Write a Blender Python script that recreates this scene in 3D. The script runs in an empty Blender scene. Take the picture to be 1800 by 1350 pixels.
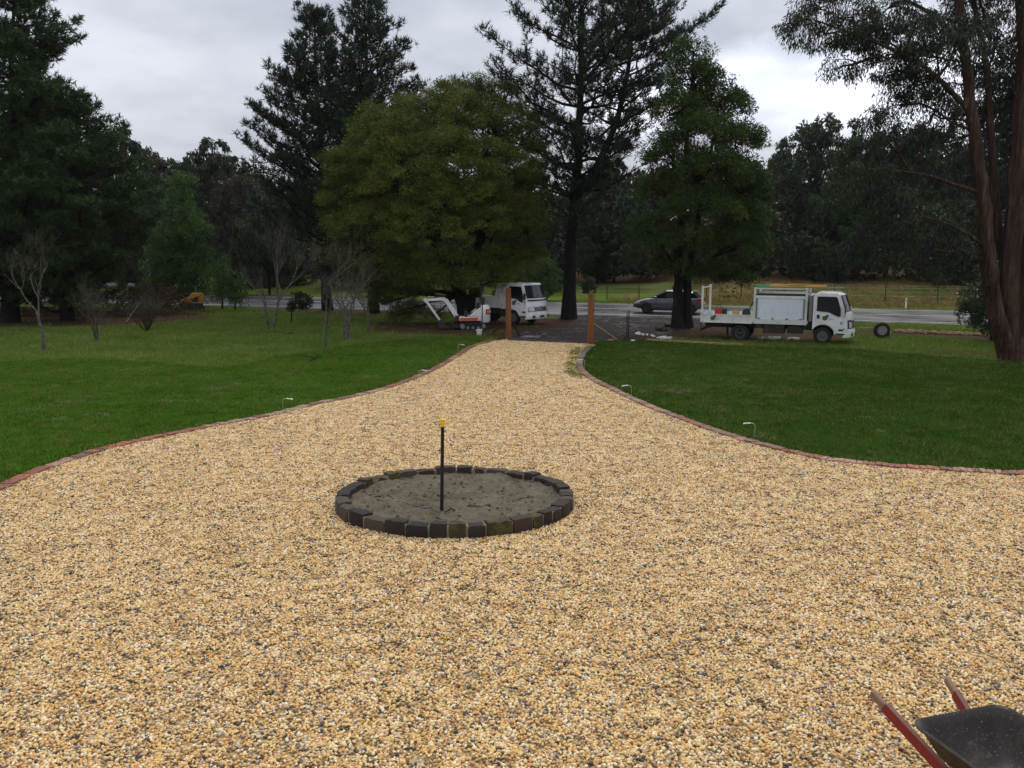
import bpy, bmesh, math, random
import numpy as np
from mathutils import Vector, Matrix, Euler
from mathutils.geometry import tessellate_polygon

random.seed(7)
RNG = np.random.default_rng(11)
scene = bpy.context.scene
C = scene.collection
R = math.radians
PI = math.pi

# ------------------------------------------------------------------ camera, sky, sun, exposure
CAM_H, PITCH, FPX = 4.1, R(9.1), 1508.0
cam_data = bpy.data.cameras.new('camera')
cam_data.sensor_width = 36.0
cam_data.lens = 36.0 * FPX / 1800.0
cam_data.clip_end = 3000.0
cam_data.clip_start = 0.1
cam = bpy.data.objects.new('camera', cam_data)
C.objects.link(cam)
cam.location = (0, 0, CAM_H)
cam.rotation_euler = (PI / 2 - PITCH, 0, 0)
scene.camera = cam

SUN_AZ, SUN_EL = R(20), R(48)          # azimuth clockwise from +Y
world = bpy.data.worlds.new('World')
scene.world = world
world.use_nodes = True


def build_world():
    nt = world.node_tree
    N, L = nt.nodes, nt.links
    N.clear()
    def nd(t, **k):
        n = N.new(t)
        for a, b in k.items():
            setattr(n, a, b)
        return n
    def math_(op, a, b=None, clamp=False):
        n = nd('ShaderNodeMath', operation=op, use_clamp=clamp)
        for i, v in enumerate((a, b)):
            if v is None:
                continue
            if isinstance(v, (int, float)):
                n.inputs[i].default_value = v
            else:
                L.new(v, n.inputs[i])
        return n.outputs[0]
    out = nd('ShaderNodeOutputWorld')
    tc = nd('ShaderNodeTexCoord')
    sep = nd('ShaderNodeSeparateXYZ')
    L.new(tc.outputs['Generated'], sep.inputs[0])
    x, y, z = sep.outputs
    zc = math_('MAXIMUM', z, 0.0)
    den = math_('ADD', zc, 0.22)
    comb = nd('ShaderNodeCombineXYZ')
    L.new(math_('DIVIDE', x, den), comb.inputs[0])
    L.new(math_('DIVIDE', y, den), comb.inputs[1])
    n1 = nd('ShaderNodeTexNoise')
    n1.inputs['Scale'].default_value = 1.1
    n1.inputs['Detail'].default_value = 5
    n1.inputs['Roughness'].default_value = 0.52
    L.new(comb.outputs[0], n1.inputs['Vector'])
    ramp = nd('ShaderNodeValToRGB')
    ramp.color_ramp.elements[0].position = 0.37
    ramp.color_ramp.elements[0].color = (0.385, 0.400, 0.470, 1)
    ramp.color_ramp.elements[1].position = 0.63
    ramp.color_ramp.elements[1].color = (0.685, 0.705, 0.765, 1)
    L.new(n1.outputs['Fac'], ramp.inputs[0])
    # overcast sky: brighter towards the zenith
    grad = math_('ADD', math_('MULTIPLY', math_('POWER', zc, 1.1), 1.25), 1.02)
    # the thin, bright break in the cloud low in the sky ahead
    az, el = R(22.5), R(9.2)
    d = Vector((math.sin(az) * math.cos(el), math.cos(az) * math.cos(el), math.sin(el)))
    n2 = nd('ShaderNodeTexNoise')
    n2.inputs['Scale'].default_value = 7.0
    n2.inputs['Detail'].default_value = 6
    L.new(tc.outputs['Generated'], n2.inputs['Vector'])
    sq = nd('ShaderNodeVectorMath', operation='SUBTRACT')
    L.new(tc.outputs['Generated'], sq.inputs[0])
    sq.inputs[1].default_value = d
    mulv = nd('ShaderNodeVectorMath', operation='MULTIPLY')
    L.new(sq.outputs[0], mulv.inputs[0])
    mulv.inputs[1].default_value = (0.62, 0.62, 3.3)
    ln = nd('ShaderNodeVectorMath', operation='LENGTH')
    L.new(mulv.outputs[0], ln.inputs[0])
    dist = math_('ADD', ln.outputs['Value'], math_('MULTIPLY', math_('SUBTRACT', n2.outputs['Fac'], 0.5), 0.40))
    mr = nd('ShaderNodeMapRange', interpolation_type='SMOOTHSTEP')
    L.new(dist, mr.inputs['Value'])
    mr.inputs['From Min'].default_value = 0.215
    mr.inputs['From Max'].default_value = 0.10
    glow = nd('ShaderNodeMapRange', interpolation_type='SMOOTHSTEP')
    L.new(ln.outputs['Value'], glow.inputs['Value'])
    glow.inputs['From Min'].default_value = 0.9
    glow.inputs['From Max'].default_value = 0.1
    lum = math_('ADD', grad, math_('ADD', math_('MULTIPLY', mr.outputs[0], 0.95), math_('MULTIPLY', glow.outputs[0], 0.10)))
    cm = nd('ShaderNodeVectorMath', operation='SCALE')
    L.new(ramp.outputs[0], cm.inputs[0])
    L.new(lum, cm.inputs['Scale'])
    bg = nd('ShaderNodeBackground')
    L.new(cm.outputs[0], bg.inputs['Color'])
    bg.inputs['Strength'].default_value = 1.0
    sky = nd('ShaderNodeTexSky', sky_type='NISHITA')
    sky.sun_disc = False
    sky.sun_elevation = SUN_EL
    sky.sun_rotation = SUN_AZ
    bg2 = nd('ShaderNodeBackground')
    L.new(sky.outputs[0], bg2.inputs['Color'])
    bg2.inputs['Strength'].default_value = 0.08
    mix = nd('ShaderNodeMixShader')
    mix.inputs[0].default_value = 0.88     # cloud cover over the clear sky
    L.new(bg2.outputs[0], mix.inputs[1])
    L.new(bg.outputs[0], mix.inputs[2])
    L.new(mix.outputs[0], out.inputs['Surface'])


build_world()
sun_d = bpy.data.lights.new('sun', 'SUN')
sun_d.energy = 1.5
sun_d.angle = R(25)
sun_d.color = (1.0, 0.94, 0.84)
sun = bpy.data.objects.new('sun', sun_d)
C.objects.link(sun)
sdir = Vector((math.sin(SUN_AZ) * math.cos(SUN_EL), math.cos(SUN_AZ) * math.cos(SUN_EL), math.sin(SUN_EL)))
sun.rotation_euler = sdir.to_track_quat('Z', 'Y').to_euler()
sun.location = sdir * 60
vs = scene.view_settings
vs.view_transform = 'Standard'
vs.look = 'None'
vs.gamma = 1.0
vs.use_curve_mapping = False
vs.exposure = 0.0
scene.render.engine = 'CYCLES'
cy = scene.cycles
cy.max_bounces = 5
cy.diffuse_bounces = 3
cy.glossy_bounces = 3
cy.transmission_bounces = 4
cy.transparent_max_bounces = 6
cy.volume_bounces = 0
cy.caustics_reflective = False
cy.caustics_refractive = False
cy.use_denoising = True
cy.denoiser = 'OPENIMAGEDENOISE'
cy.use_adaptive_sampling = False
cy.sample_clamp_indirect = 4.0

# ------------------------------------------------------------------ photograph geometry (1800 x 1350 pixels)
SP, CP = math.sin(PITCH), math.cos(PITCH)


def ray(u, v):
    r, up = (u - 900.0) / FPX, (675.0 - v) / FPX
    return Vector((r, CP + up * SP, -SP + up * CP))


def P(u, v, z=0.0):
    d = ray(u, v)
    t = (z - CAM_H) / d.z
    return Vector((d.x * t, d.y * t, z))


def at(u, v, D):
    d = ray(u, v)
    t = D / d.y
    return Vector((d.x * t, D, CAM_H + d.z * t))


# ------------------------------------------------------------------ materials
MATS = {}


class NT:
    def __init__(s, name):
        s.m = bpy.data.materials.new(name)
        s.m.use_nodes = True
        s.N, s.L = s.m.node_tree.nodes, s.m.node_tree.links
        s.bsdf = s.N['Principled BSDF']
        s.out = s.N['Material Output']
        MATS[name] = s.m

    def n(s, t, **k):
        ins = k.pop('ins', {})
        n = s.N.new(t)
        for a, b in k.items():
            setattr(n, a, b)
        for a, b in ins.items():
            s.set(n.inputs[a], b)
        return n

    def set(s, sock, v):
        if hasattr(v, 'is_output'):
            s.L.new(v, sock)
        else:
            if isinstance(v, tuple) and len(v) == 3 and sock.type == 'RGBA':
                v = (*v, 1)
            sock.default_value = v

    def math(s, op, a, b=0.0, clamp=False):
        n = s.n('ShaderNodeMath', operation=op, use_clamp=clamp)
        s.set(n.inputs[0], a)
        s.set(n.inputs[1], b)
        return n.outputs[0]

    def noise(s, scale, detail=4, rough=0.55, vec=None):
        n = s.n('ShaderNodeTexNoise', ins={'Scale': scale, 'Detail': detail, 'Roughness': rough})
        if vec is not None:
            s.L.new(vec, n.inputs['Vector'])
        return n.outputs['Fac']

    def pos(s):
        return s.n('ShaderNodeNewGeometry').outputs['Position']

    def obj(s):
        return s.n('ShaderNodeTexCoord').outputs['Object']

    def attr(s, name):
        return s.n('ShaderNodeAttribute', attribute_name=name).outputs['Fac']

    def rng(s, v, a, b, c=0.0, d=1.0, smooth=False):
        n = s.n('ShaderNodeMapRange', ins={'Value': v, 'From Min': a, 'From Max': b, 'To Min': c, 'To Max': d})
        if smooth:
            n.interpolation_type = 'SMOOTHSTEP'
        return n.outputs[0]

    def ramp(s, fac, stops, const=False):
        n = s.n('ShaderNodeValToRGB')
        cr = n.color_ramp
        if const:
            cr.interpolation = 'CONSTANT'
        while len(cr.elements) < len(stops):
            cr.elements.new(0.5)
        for e, (p, c) in zip(cr.elements, stops):
            e.position = p
            e.color = (*c, 1)
        s.L.new(fac, n.inputs[0])
        return n.outputs[0]

    def mix(s, fac, a, b):
        n = s.n('ShaderNodeMix', data_type='RGBA')
        s.set(n.inputs[0], fac)
        s.set(n.inputs[6], a)
        s.set(n.inputs[7], b)
        return n.outputs[2]

    def bump(s, h, strength=0.3, dist=0.02):
        n = s.n('ShaderNodeBump', ins={'Strength': strength, 'Distance': dist, 'Height': h})
        s.L.new(n.outputs[0], s.bsdf.inputs['Normal'])

    def color(s, c):
        s.set(s.bsdf.inputs['Base Color'], c)

    def rough(s, v):
        s.set(s.bsdf.inputs['Roughness'], v)


def simple(name, col, rough=0.6, metal=0.0, var=0.12, scale=6.0, bump=0.0, bscale=60.0, dirt=None, coat=0.0):
    """plain material with uneven colour and gloss; dirt adds blotchy grime of that colour"""
    t = NT(name)
    o = t.obj()
    f = t.noise(scale, 5, 0.6, o)
    c = t.mix(f, tuple(x * (1 - var) for x in col), tuple(min(1, x * (1 + var)) for x in col))
    if dirt:
        f2 = t.rng(t.noise(scale * 0.7, 6, 0.7, o), 0.45, 0.75, 0.0, dirt[1], True)
        c = t.mix(f2, c, dirt[0])
    t.color(c)
    t.rough(t.rng(t.noise(scale * 2, 3, 0.5, o), 0.3, 0.7, max(0.02, rough - 0.08), min(1, rough + 0.1)))
    t.bsdf.inputs['Metallic'].default_value = metal
    if coat:
        t.bsdf.inputs['Coat Weight'].default_value = coat
    if bump:
        t.bump(t.noise(bscale, 4, 0.6, o), bump, 0.01)
    return t.m


def leaf_mat(name, stops, trans=0.3, rough=0.5, spec=0.3, patch=0.0):
    t = NT(name)
    f = t.attr('tint')
    if patch:                                   # drifts of paler and darker growth
        p = t.pos()
        f = t.math('ADD', f, t.math('MULTIPLY', t.math('SUBTRACT', t.math('ADD', t.noise(0.45, 5, 0.65, p), t.noise(2.6, 4, 0.6, p)), 1.0), patch))
    col = t.ramp(f, stops)
    t.color(col)
    t.rough(rough)
    t.bsdf.inputs['Specular IOR Level'].default_value = spec
    t.bsdf.inputs['IOR'].default_value = 1.2 if spec < .03 else 1.4
    tr = t.n('ShaderNodeBsdfTranslucent')
    t.L.new(col, tr.inputs['Color'])
    mx = t.n('ShaderNodeMixShader')
    mx.inputs[0].default_value = trans
    t.L.new(t.bsdf.outputs[0], mx.inputs[1])
    t.L.new(tr.outputs[0], mx.inputs[2])
    t.L.new(mx.outputs[0], t.out.inputs['Surface'])
    return t.m


def bark_mat(name, c1, c2, scale=8.0, stretch=0.18, bump=0.8, rough=0.85):
    t = NT(name)
    mp = t.n('ShaderNodeMapping')
    t.L.new(t.obj(), mp.inputs['Vector'])
    mp.inputs['Scale'].default_value = (1, 1, stretch)
    f = t.noise(scale, 8, 0.65, mp.outputs[0])
    t.color(t.ramp(f, [(0.3, c1), (0.7, c2)]))
    t.rough(rough)
    t.bsdf.inputs['Specular IOR Level'].default_value = 0.12
    t.bump(f, bump, 0.08)
    return t.m


# ------------------------------------------------------------------ object helpers
def tag(o, label=None, cat=None, group=None, kind=None):
    if label:
        o['label'] = label
    if cat:
        o['category'] = cat
    if group:
        o['group'] = group
    if kind:
        o['kind'] = kind
    return o


def thing(name, label, cat, loc=(0, 0, 0), rz=0.0, group=None):
    o = bpy.data.objects.new(name, None)
    o.empty_display_size = 0.2
    C.objects.link(o)
    o.location = loc
    o.rotation_euler = (0, 0, rz)
    return tag(o, label, cat, group)


def link(name, me, parent=None, mat=None):
    o = bpy.data.objects.new(name, me)
    C.objects.link(o)
    if parent is not None:
        o.parent = parent
    if mat is not None and not me.materials:
        me.materials.append(mat)
    return o


def copy_tree(o, parent=None):
    c = o.copy()
    C.objects.link(c)
    if parent is not None:
        c.parent = parent
    for ch in list(o.children):
        copy_tree(ch, c)
    return c


def np_mesh(name, V, polys, mat, parent=None, tint=None, smooth=False):
    """V (n,3) array; polys (m,k) index array, all with k corners"""
    me = bpy.data.meshes.new(name)
    V = np.asarray(V, np.float32)
    polys = np.asarray(polys, np.int32)
    m, k = polys.shape
    me.vertices.add(len(V))
    me.vertices.foreach_set('co', V.ravel())
    me.loops.add(m * k)
    me.loops.foreach_set('vertex_index', polys.ravel())
    me.polygons.add(m)
    me.polygons.foreach_set('loop_start', np.arange(0, m * k, k, dtype=np.int32))
    if smooth:
        me.polygons.foreach_set('use_smooth', np.ones(m, bool))
    if tint is not None:
        a = me.attributes.new('tint', 'FLOAT', 'FACE')
        a.data.foreach_set('value', np.asarray(tint, np.float32))
    me.update(calc_edges=True)
    me.materials.append(mat)
    return link(name, me, parent)


class MB:
    """collects shapes into one mesh"""
    def __init__(s):
        s.V, s.F = [], []

    def add(s, V, F):
        b = len(s.V)
        s.V.extend([tuple(v) for v in V])
        s.F.extend([tuple(i + b for i in f) for f in F])
        return s

    def box(s, x0, x1, y0, y1, z0, z1):
        V = [(x, y, z) for x in (x0, x1) for y in (y0, y1) for z in (z0, z1)]
        return s.add(V, [(0, 1, 3, 2), (4, 6, 7, 5), (0, 4, 5, 1), (2, 3, 7, 6), (0, 2, 6, 4), (1, 5, 7, 3)])

    def obox(s, p, q, w, h, roll=(0, 0, 1)):
        """bar from p to q, w across, h along 'roll'"""
        p, q = Vector(p), Vector(q)
        d = (q - p).normalized()
        up = Vector(roll)
        sd = d.cross(up)
        if sd.length < 1e-4:
            sd = d.cross(Vector((1, 0, 0)))
        sd.normalize()
        up = sd.cross(d).normalized()
        V = [e + sd * a * w / 2 + up * b * h / 2 for e in (p, q) for a in (-1, 1) for b in (-1, 1)]
        return s.add(V, [(0, 1, 3, 2), (4, 6, 7, 5), (0, 4, 5, 1), (2, 3, 7, 6), (0, 2, 6, 4), (1, 5, 7, 3)])

    def tube(s, pts, rad, n=8, cap=True):
        pts = [Vector(p) for p in pts]
        if isinstance(rad, (int, float)):
            rad = [rad] * len(pts)
        b = len(s.V)
        e1 = None
        for i, p in enumerate(pts):
            a = pts[max(0, i - 1)]
            c = pts[min(len(pts) - 1, i + 1)]
            d = (c - a).normalized()
            if e1 is None:
                e1 = d.cross(Vector((1, 0, 0)) if abs(d.x) < 0.8 else Vector((0, 1, 0)))
            else:
                e1 = e1 - d * e1.dot(d)
            e1.normalize()
            e2 = d.cross(e1)
            for k in range(n):
                t = 2 * PI * k / n
                s.V.append(tuple(p + (e1 * math.cos(t) + e2 * math.sin(t)) * rad[i]))
        for i in range(len(pts) - 1):
            for k in range(n):
                k2 = (k + 1) % n
                s.F.append((b + i * n + k, b + i * n + k2, b + (i + 1) * n + k2, b + (i + 1) * n + k))
        if cap:
            s.F.append(tuple(b + k for k in range(n))[::-1])
            s.F.append(tuple(b + (len(pts) - 1) * n + k for k in range(n)))
        return s

    def lathe(s, prof, n=20, axis='z', org=(0, 0, 0), close=False):
        """prof: list of (r, h) turned round an axis"""
        b = len(s.V)
        ox, oy, oz = org
        for r, h in prof:
            for k in range(n):
                t = 2 * PI * k / n
                c, d = r * math.cos(t), r * math.sin(t)
                s.V.append({'z': (ox + c, oy + d, oz + h), 'y': (ox + c, oy + h, oz + d), 'x': (ox + h, oy + c, oz + d)}[axis])
        m = len(prof)
        for i in range(m if close else m - 1):
            j = (i + 1) % m
            for k in range(n):
                k2 = (k + 1) % n
                s.F.append((b + i * n + k, b + i * n + k2, b + j * n + k2, b + j * n + k))
        if not close:
            s.F.append(tuple(b + k for k in range(n))[::-1])
            s.F.append(tuple(b + (m - 1) * n + k for k in range(n)))
        return s

    def prism(s, prof, y0, y1):
        """prof: (x,z) outline; y0,y1 numbers or functions of (x,z)"""
        f0 = y0 if callable(y0) else (lambda x, z: y0)
        f1 = y1 if callable(y1) else (lambda x, z: y1)
        n = len(prof)
        V = [(x, f0(x, z), z) for x, z in prof] + [(x, f1(x, z), z) for x, z in prof]
        F = [tuple(range(n)), tuple(range(2 * n - 1, n - 1, -1))]
        F += [(i, n + i, n + (i + 1) % n, (i + 1) % n) for i in range(n)]
        return s.add(V, F)

    def loft(s, rings, cap=True, closed=True):
        n = len(rings[0])
        b = len(s.V)
        for r in rings:
            s.V.extend([tuple(v) for v in r])
        for i in range(len(rings) - 1):
            for k in range(n if closed else n - 1):
                k2 = (k + 1) % n
                s.F.append((b + i * n + k, b + i * n + k2, b + (i + 1) * n + k2, b + (i + 1) * n + k))
        if cap:
            s.F.append(tuple(b + k for k in range(n))[::-1])
            s.F.append(tuple(b + (len(rings) - 1) * n + k for k in range(n)))
        return s

    def build(s, name, mat, parent=None, smooth=None, bevel=0.0, seg=2):
        me = bpy.data.meshes.new(name)
        me.from_pydata(s.V, [], s.F)
        me.update()
        bm = bmesh.new()
        bm.from_mesh(me)
        bmesh.ops.recalc_face_normals(bm, faces=bm.faces)
        bm.to_mesh(me)
        bm.free()
        if isinstance(mat, str):
            mat = MATS[mat]
        me.materials.append(mat)
        o = link(name, me, parent)
        if smooth is not None:
            me.polygons.foreach_set('use_smooth', np.ones(len(me.polygons), bool))
            me.set_sharp_from_angle(angle=R(smooth))
        if bevel:
            md = o.modifiers.new('edge', 'BEVEL')
            md.width = bevel
            md.segments = seg
            md.limit_method = 'ANGLE'
            md.angle_limit = R(35)
        return o


def sheet(name, pts, z, mat, parent=None):
    """flat polygon sheet from (x,y) points"""
    V = [Vector((p[0], p[1], z)) for p in pts]
    T = tessellate_polygon([V])
    me = bpy.data.meshes.new(name)
    me.from_pydata([tuple(v) for v in V], [], [tuple(t) for t in T])
    bm = bmesh.new()
    bm.from_mesh(me)
    for f in bm.faces:
        if f.normal.z < 0:
            f.normal_flip()
    bm.to_mesh(me)
    bm.free()
    me.materials.append(mat)
    return link(name, me, parent)


def catmull(pts, step=0.11):
    """smooth curve through 2-D points, resampled at even steps"""
    p = [np.array(q[:2], float) for q in pts]
    p = [2 * p[0] - p[1]] + p + [2 * p[-1] - p[-2]]
    out = []
    for i in range(1, len(p) - 2):
        a, b, c, d = p[i - 1:i + 3]
        for t in np.linspace(0, 1, 40, endpoint=False):
            out.append(0.5 * ((2 * b) + (c - a) * t + (2 * a - 5 * b + 4 * c - d) * t * t + (3 * b - a - 3 * c + d) * t ** 3))
    out.append(p[-2])
    out = np.array(out)
    seg = np.r_[0, np.cumsum(np.linalg.norm(np.diff(out, axis=0), axis=1))]
    s = np.arange(0, seg[-1], step)
    return np.c_[np.interp(s, seg, out[:, 0]), np.interp(s, seg, out[:, 1])]


def sd_poly(X, Y, poly):
    """signed distance to a polygon, negative inside"""
    poly = np.asarray([p[:2] for p in poly], float)
    d = np.full(X.shape, 1e9)
    inside = np.zeros(X.shape, bool)
    n = len(poly)
    for i in range(n):
        a, b = poly[i], poly[(i + 1) % n]
        e = b - a
        wx, wy = X - a[0], Y - a[1]
        t = np.clip((wx * e[0] + wy * e[1]) / max(e @ e, 1e-9), 0, 1)
        d = np.minimum(d, np.hypot(wx - e[0] * t, wy - e[1] * t))
        c = ((a[1] <= Y) != (b[1] <= Y)) & (X < (b[0] - a[0]) * (Y - a[1]) / ((b[1] - a[1]) if abs(b[1] - a[1]) > 1e-9 else 1e-9) + a[0])
        inside ^= c
    return np.where(inside, -d, d)


def scatter(name, me, coll, density, seed, smin, smax, attr=None, tilt=0.0):
    """instances of the meshes in coll over the faces of me (stuff only)"""
    o = link(name, me)
    g = bpy.data.node_groups.new(name, 'GeometryNodeTree')
    g.interface.new_socket('Geometry', in_out='INPUT', socket_type='NodeSocketGeometry')
    g.interface.new_socket('Geometry', in_out='OUTPUT', socket_type='NodeSocketGeometry')
    N, L = g.nodes, g.links
    gi, go = N.new('NodeGroupInput'), N.new('NodeGroupOutput')
    dp = N.new('GeometryNodeDistributePointsOnFaces')
    dp.inputs['Seed'].default_value = seed
    dp.inputs['Density'].default_value = density
    L.new(gi.outputs[0], dp.inputs['Mesh'])
    if attr:
        na = N.new('GeometryNodeInputNamedAttribute')
        na.data_type = 'FLOAT'
        na.inputs['Name'].default_value = attr
        mu = N.new('ShaderNodeMath')
        mu.operation = 'MULTIPLY'
        L.new(na.outputs['Attribute'], mu.inputs[0])
        mu.inputs[1].default_value = density
        L.new(mu.outputs[0], dp.inputs['Density'])
    ci = N.new('GeometryNodeCollectionInfo')
    ci.inputs['Collection'].default_value = coll
    ci.inputs['Separate Children'].default_value = True
    ci.inputs['Reset Children'].default_value = True
    ip = N.new('GeometryNodeInstanceOnPoints')
    L.new(dp.outputs['Points'], ip.inputs['Points'])
    L.new(ci.outputs[0], ip.inputs['Instance'])
    ip.inputs['Pick Instance'].default_value = True
    rv = N.new('FunctionNodeRandomValue')
    rv.data_type = 'FLOAT_VECTOR'
    rv.inputs[0].default_value = (-tilt, -tilt, 0)
    rv.inputs[1].default_value = (tilt, tilt, 6.283)
    rv.inputs['Seed'].default_value = seed + 1
    L.new(rv.outputs[0], ip.inputs['Rotation'])
    rs = N.new('FunctionNodeRandomValue')
    rs.data_type = 'FLOAT'
    rs.inputs[2].default_value = smin
    rs.inputs[3].default_value = smax
    rs.inputs['Seed'].default_value = seed + 2
    L.new(rs.outputs[1], ip.inputs['Scale'])
    L.new(ip.outputs[0], go.inputs[0])
    md = o.modifiers.new('scatter', 'NODES')
    md.node_group = g
    o['kind'] = 'stuff'
    return o


def source_collection(name, meshes):
    c = bpy.data.collections.new(name)
    for i, me in enumerate(meshes):
        c.objects.link(bpy.data.objects.new(name + '_piece', me))
    return c

# ------------------------------------------------------------------ ground, road, lawns, driveway
SL = -0.33                                   # the road runs away to the left


def road_y(x, off):
    """y of a line along the road; off measured square to it from the near edge line"""
    return 53.2 + SL * (x - 3.4) + off * math.sqrt(1 + SL * SL)


def smooth01(t):
    t = np.clip(t, 0, 1)
    return t * t * (3 - 2 * t)


def ground_h(x, y):
    x, y = np.asarray(x, float), np.asarray(y, float)
    d = (y - (53.2 + SL * (x - 3.4))) / math.sqrt(1 + SL * SL)        # distance past the near edge line
    right = smooth01((x - 6) / 14)
    bank = smooth01((d - 11.5) / 9) * 1.25 * right * (0.75 + 0.35 * np.sin(x * 0.33 + 1.0) * np.sin(x * 0.11))
    bank = bank + smooth01((d - 12) / 20) * 0.5 * (1 - right)
    hill = np.maximum(0, d - 35)
    rise = hill * 0.055 + np.maximum(0, d - 90) * 0.03
    return bank + 22 * (1 - np.exp(-rise / 22))


LEFT_EDGE_PX = [(0, 866), (60, 838), (130, 812), (200, 790), (300, 768), (400, 748), (480, 733), (560, 713), (620, 701),
                (680, 686), (740, 664), (790, 639), (830, 613), (868, 600)]
RIGHT_EDGE_PX = [(1034, 609), (1021, 622), (1013, 640), (1018, 654), (1035, 668), (1070, 686), (1130, 715), (1200, 742),
                 (1270, 767), (1350, 790), (1450, 812), (1550, 823), (1650, 830), (1740, 835), (1800, 838)]
left_pts = [tuple(P(u, v)[:2]) for u, v in ((-560, 1075), (-400, 1015), (-250, 961), (-120, 913))] + [tuple(P(u, v)[:2]) for u, v in LEFT_EDGE_PX]
right_pts = [tuple(P(u, v)[:2]) for u, v in RIGHT_EDGE_PX] + [(12.0, 15.2), (17.0, 15.6)]
left_curve = catmull(left_pts, 0.112)
right_curve = catmull(right_pts, 0.112)

drive_poly = [(-16.5, 0.5), (-16.5, float(left_curve[0][1]))] + [tuple(p) for p in left_curve[::4]] + [tuple(left_curve[-1]), tuple(P(890, 598)[:2]), tuple(P(1030, 603)[:2])] + \
    [tuple(p) for p in right_curve[::4]] + [(17.0, 0.5)]

lawn_left_poly = [tuple(p + np.array([0.0, 0.12])) for p in left_curve[::5]] + [tuple(P(u, v)[:2]) for u, v in
                  [(862, 598), (830, 596), (760, 592), (690, 598), (620, 607), (560, 616), (480, 627), (430, 641), (380, 646), (300, 640), (200, 632), (100, 632), (0, 636)]] + [(-22, 28.0), (-24, 8)]
lawn_right_poly = [tuple(p) for p in right_curve[::5]] + [(17, 27)] + [tuple(P(u, v)[:2]) for u, v in
                   [(1800, 636), (1700, 630), (1600, 622), (1500, 614), (1400, 612), (1300, 609), (1200, 603), (1130, 598), (1080, 598), (1050, 602)]]
track_poly = [tuple(P(u, v)[:2]) for u, v in [(900, 601), (1030, 605), (1090, 596), (1160, 590), (1230, 578), (1240, 566), (1228, 556)]] + \
    [(12.0, road_y(12.0, -1.1)), (2.0, road_y(2.0, -1.1))] + [tuple(P(u, v)[:2]) for u, v in [(1012, 566), (985, 576), (920, 584), (893, 591)]]


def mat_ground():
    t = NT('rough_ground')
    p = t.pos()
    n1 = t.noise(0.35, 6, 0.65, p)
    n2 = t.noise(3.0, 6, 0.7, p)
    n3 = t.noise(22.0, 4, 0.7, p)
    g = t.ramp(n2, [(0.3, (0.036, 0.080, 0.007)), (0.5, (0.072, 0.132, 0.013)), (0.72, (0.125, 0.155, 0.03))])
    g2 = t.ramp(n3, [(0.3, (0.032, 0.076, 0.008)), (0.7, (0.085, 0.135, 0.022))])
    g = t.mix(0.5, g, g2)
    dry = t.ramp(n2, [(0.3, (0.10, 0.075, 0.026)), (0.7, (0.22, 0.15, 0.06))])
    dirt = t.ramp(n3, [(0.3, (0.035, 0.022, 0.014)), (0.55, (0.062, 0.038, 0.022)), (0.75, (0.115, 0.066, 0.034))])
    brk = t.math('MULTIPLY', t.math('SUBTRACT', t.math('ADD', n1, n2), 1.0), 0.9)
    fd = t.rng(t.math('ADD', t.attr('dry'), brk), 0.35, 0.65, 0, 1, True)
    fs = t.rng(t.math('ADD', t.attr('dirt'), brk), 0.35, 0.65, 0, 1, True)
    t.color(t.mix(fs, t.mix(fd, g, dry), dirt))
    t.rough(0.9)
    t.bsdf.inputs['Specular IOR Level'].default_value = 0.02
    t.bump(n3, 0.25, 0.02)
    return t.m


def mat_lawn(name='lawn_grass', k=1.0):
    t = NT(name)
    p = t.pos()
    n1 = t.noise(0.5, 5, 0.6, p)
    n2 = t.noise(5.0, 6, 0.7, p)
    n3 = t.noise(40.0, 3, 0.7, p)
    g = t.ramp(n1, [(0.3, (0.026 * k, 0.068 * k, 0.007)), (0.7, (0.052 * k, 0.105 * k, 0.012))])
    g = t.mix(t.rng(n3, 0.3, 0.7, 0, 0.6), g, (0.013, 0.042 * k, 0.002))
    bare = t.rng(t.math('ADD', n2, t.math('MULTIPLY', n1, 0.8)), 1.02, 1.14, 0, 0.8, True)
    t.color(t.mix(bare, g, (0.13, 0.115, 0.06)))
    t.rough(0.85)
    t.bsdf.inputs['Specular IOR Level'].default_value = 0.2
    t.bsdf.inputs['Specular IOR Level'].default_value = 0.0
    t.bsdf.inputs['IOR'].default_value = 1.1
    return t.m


def mat_road():
    t = NT('wet_asphalt')
    p = t.pos()
    n1 = t.noise(0.25, 4, 0.6, p)
    n2 = t.noise(60.0, 3, 0.7, p)
    t.color(t.ramp(n2, [(0.3, (0.035, 0.036, 0.04)), (0.7, (0.07, 0.07, 0.075))]))
    t.rough(t.rng(n1, 0.35, 0.65, 0.22, 0.42))
    t.bump(n2, 0.15, 0.006)
    return t.m


def mat_track():
    t = NT('wet_track')
    p = t.pos()
    n1 = t.noise(0.55, 5, 0.6, p)
    n2 = t.noise(30.0, 4, 0.7, p)
    n3 = t.noise(2.2, 5, 0.65, p)
    c = t.ramp(n2, [(0.3, (0.018, 0.016, 0.015)), (0.6, (0.048, 0.043, 0.041)), (0.8, (0.11, 0.10, 0.095))])
    c = t.mix(t.rng(n3, 0.5, 0.68, 0, 0.8, True), c, (0.085, 0.045, 0.028))
    t.color(c)
    wet = t.rng(t.math('ADD', n1, t.math('MULTIPLY', n3, 0.35)), 0.74, 0.80, 0, 1, True)
    t.rough(t.math('SUBTRACT', 0.95, t.math('MULTIPLY', wet, 0.83)))
    t.set(t.bsdf.inputs['Specular IOR Level'], t.math('ADD', 0.05, t.math('MULTIPLY', wet, 0.5)))
    return t.m


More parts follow.
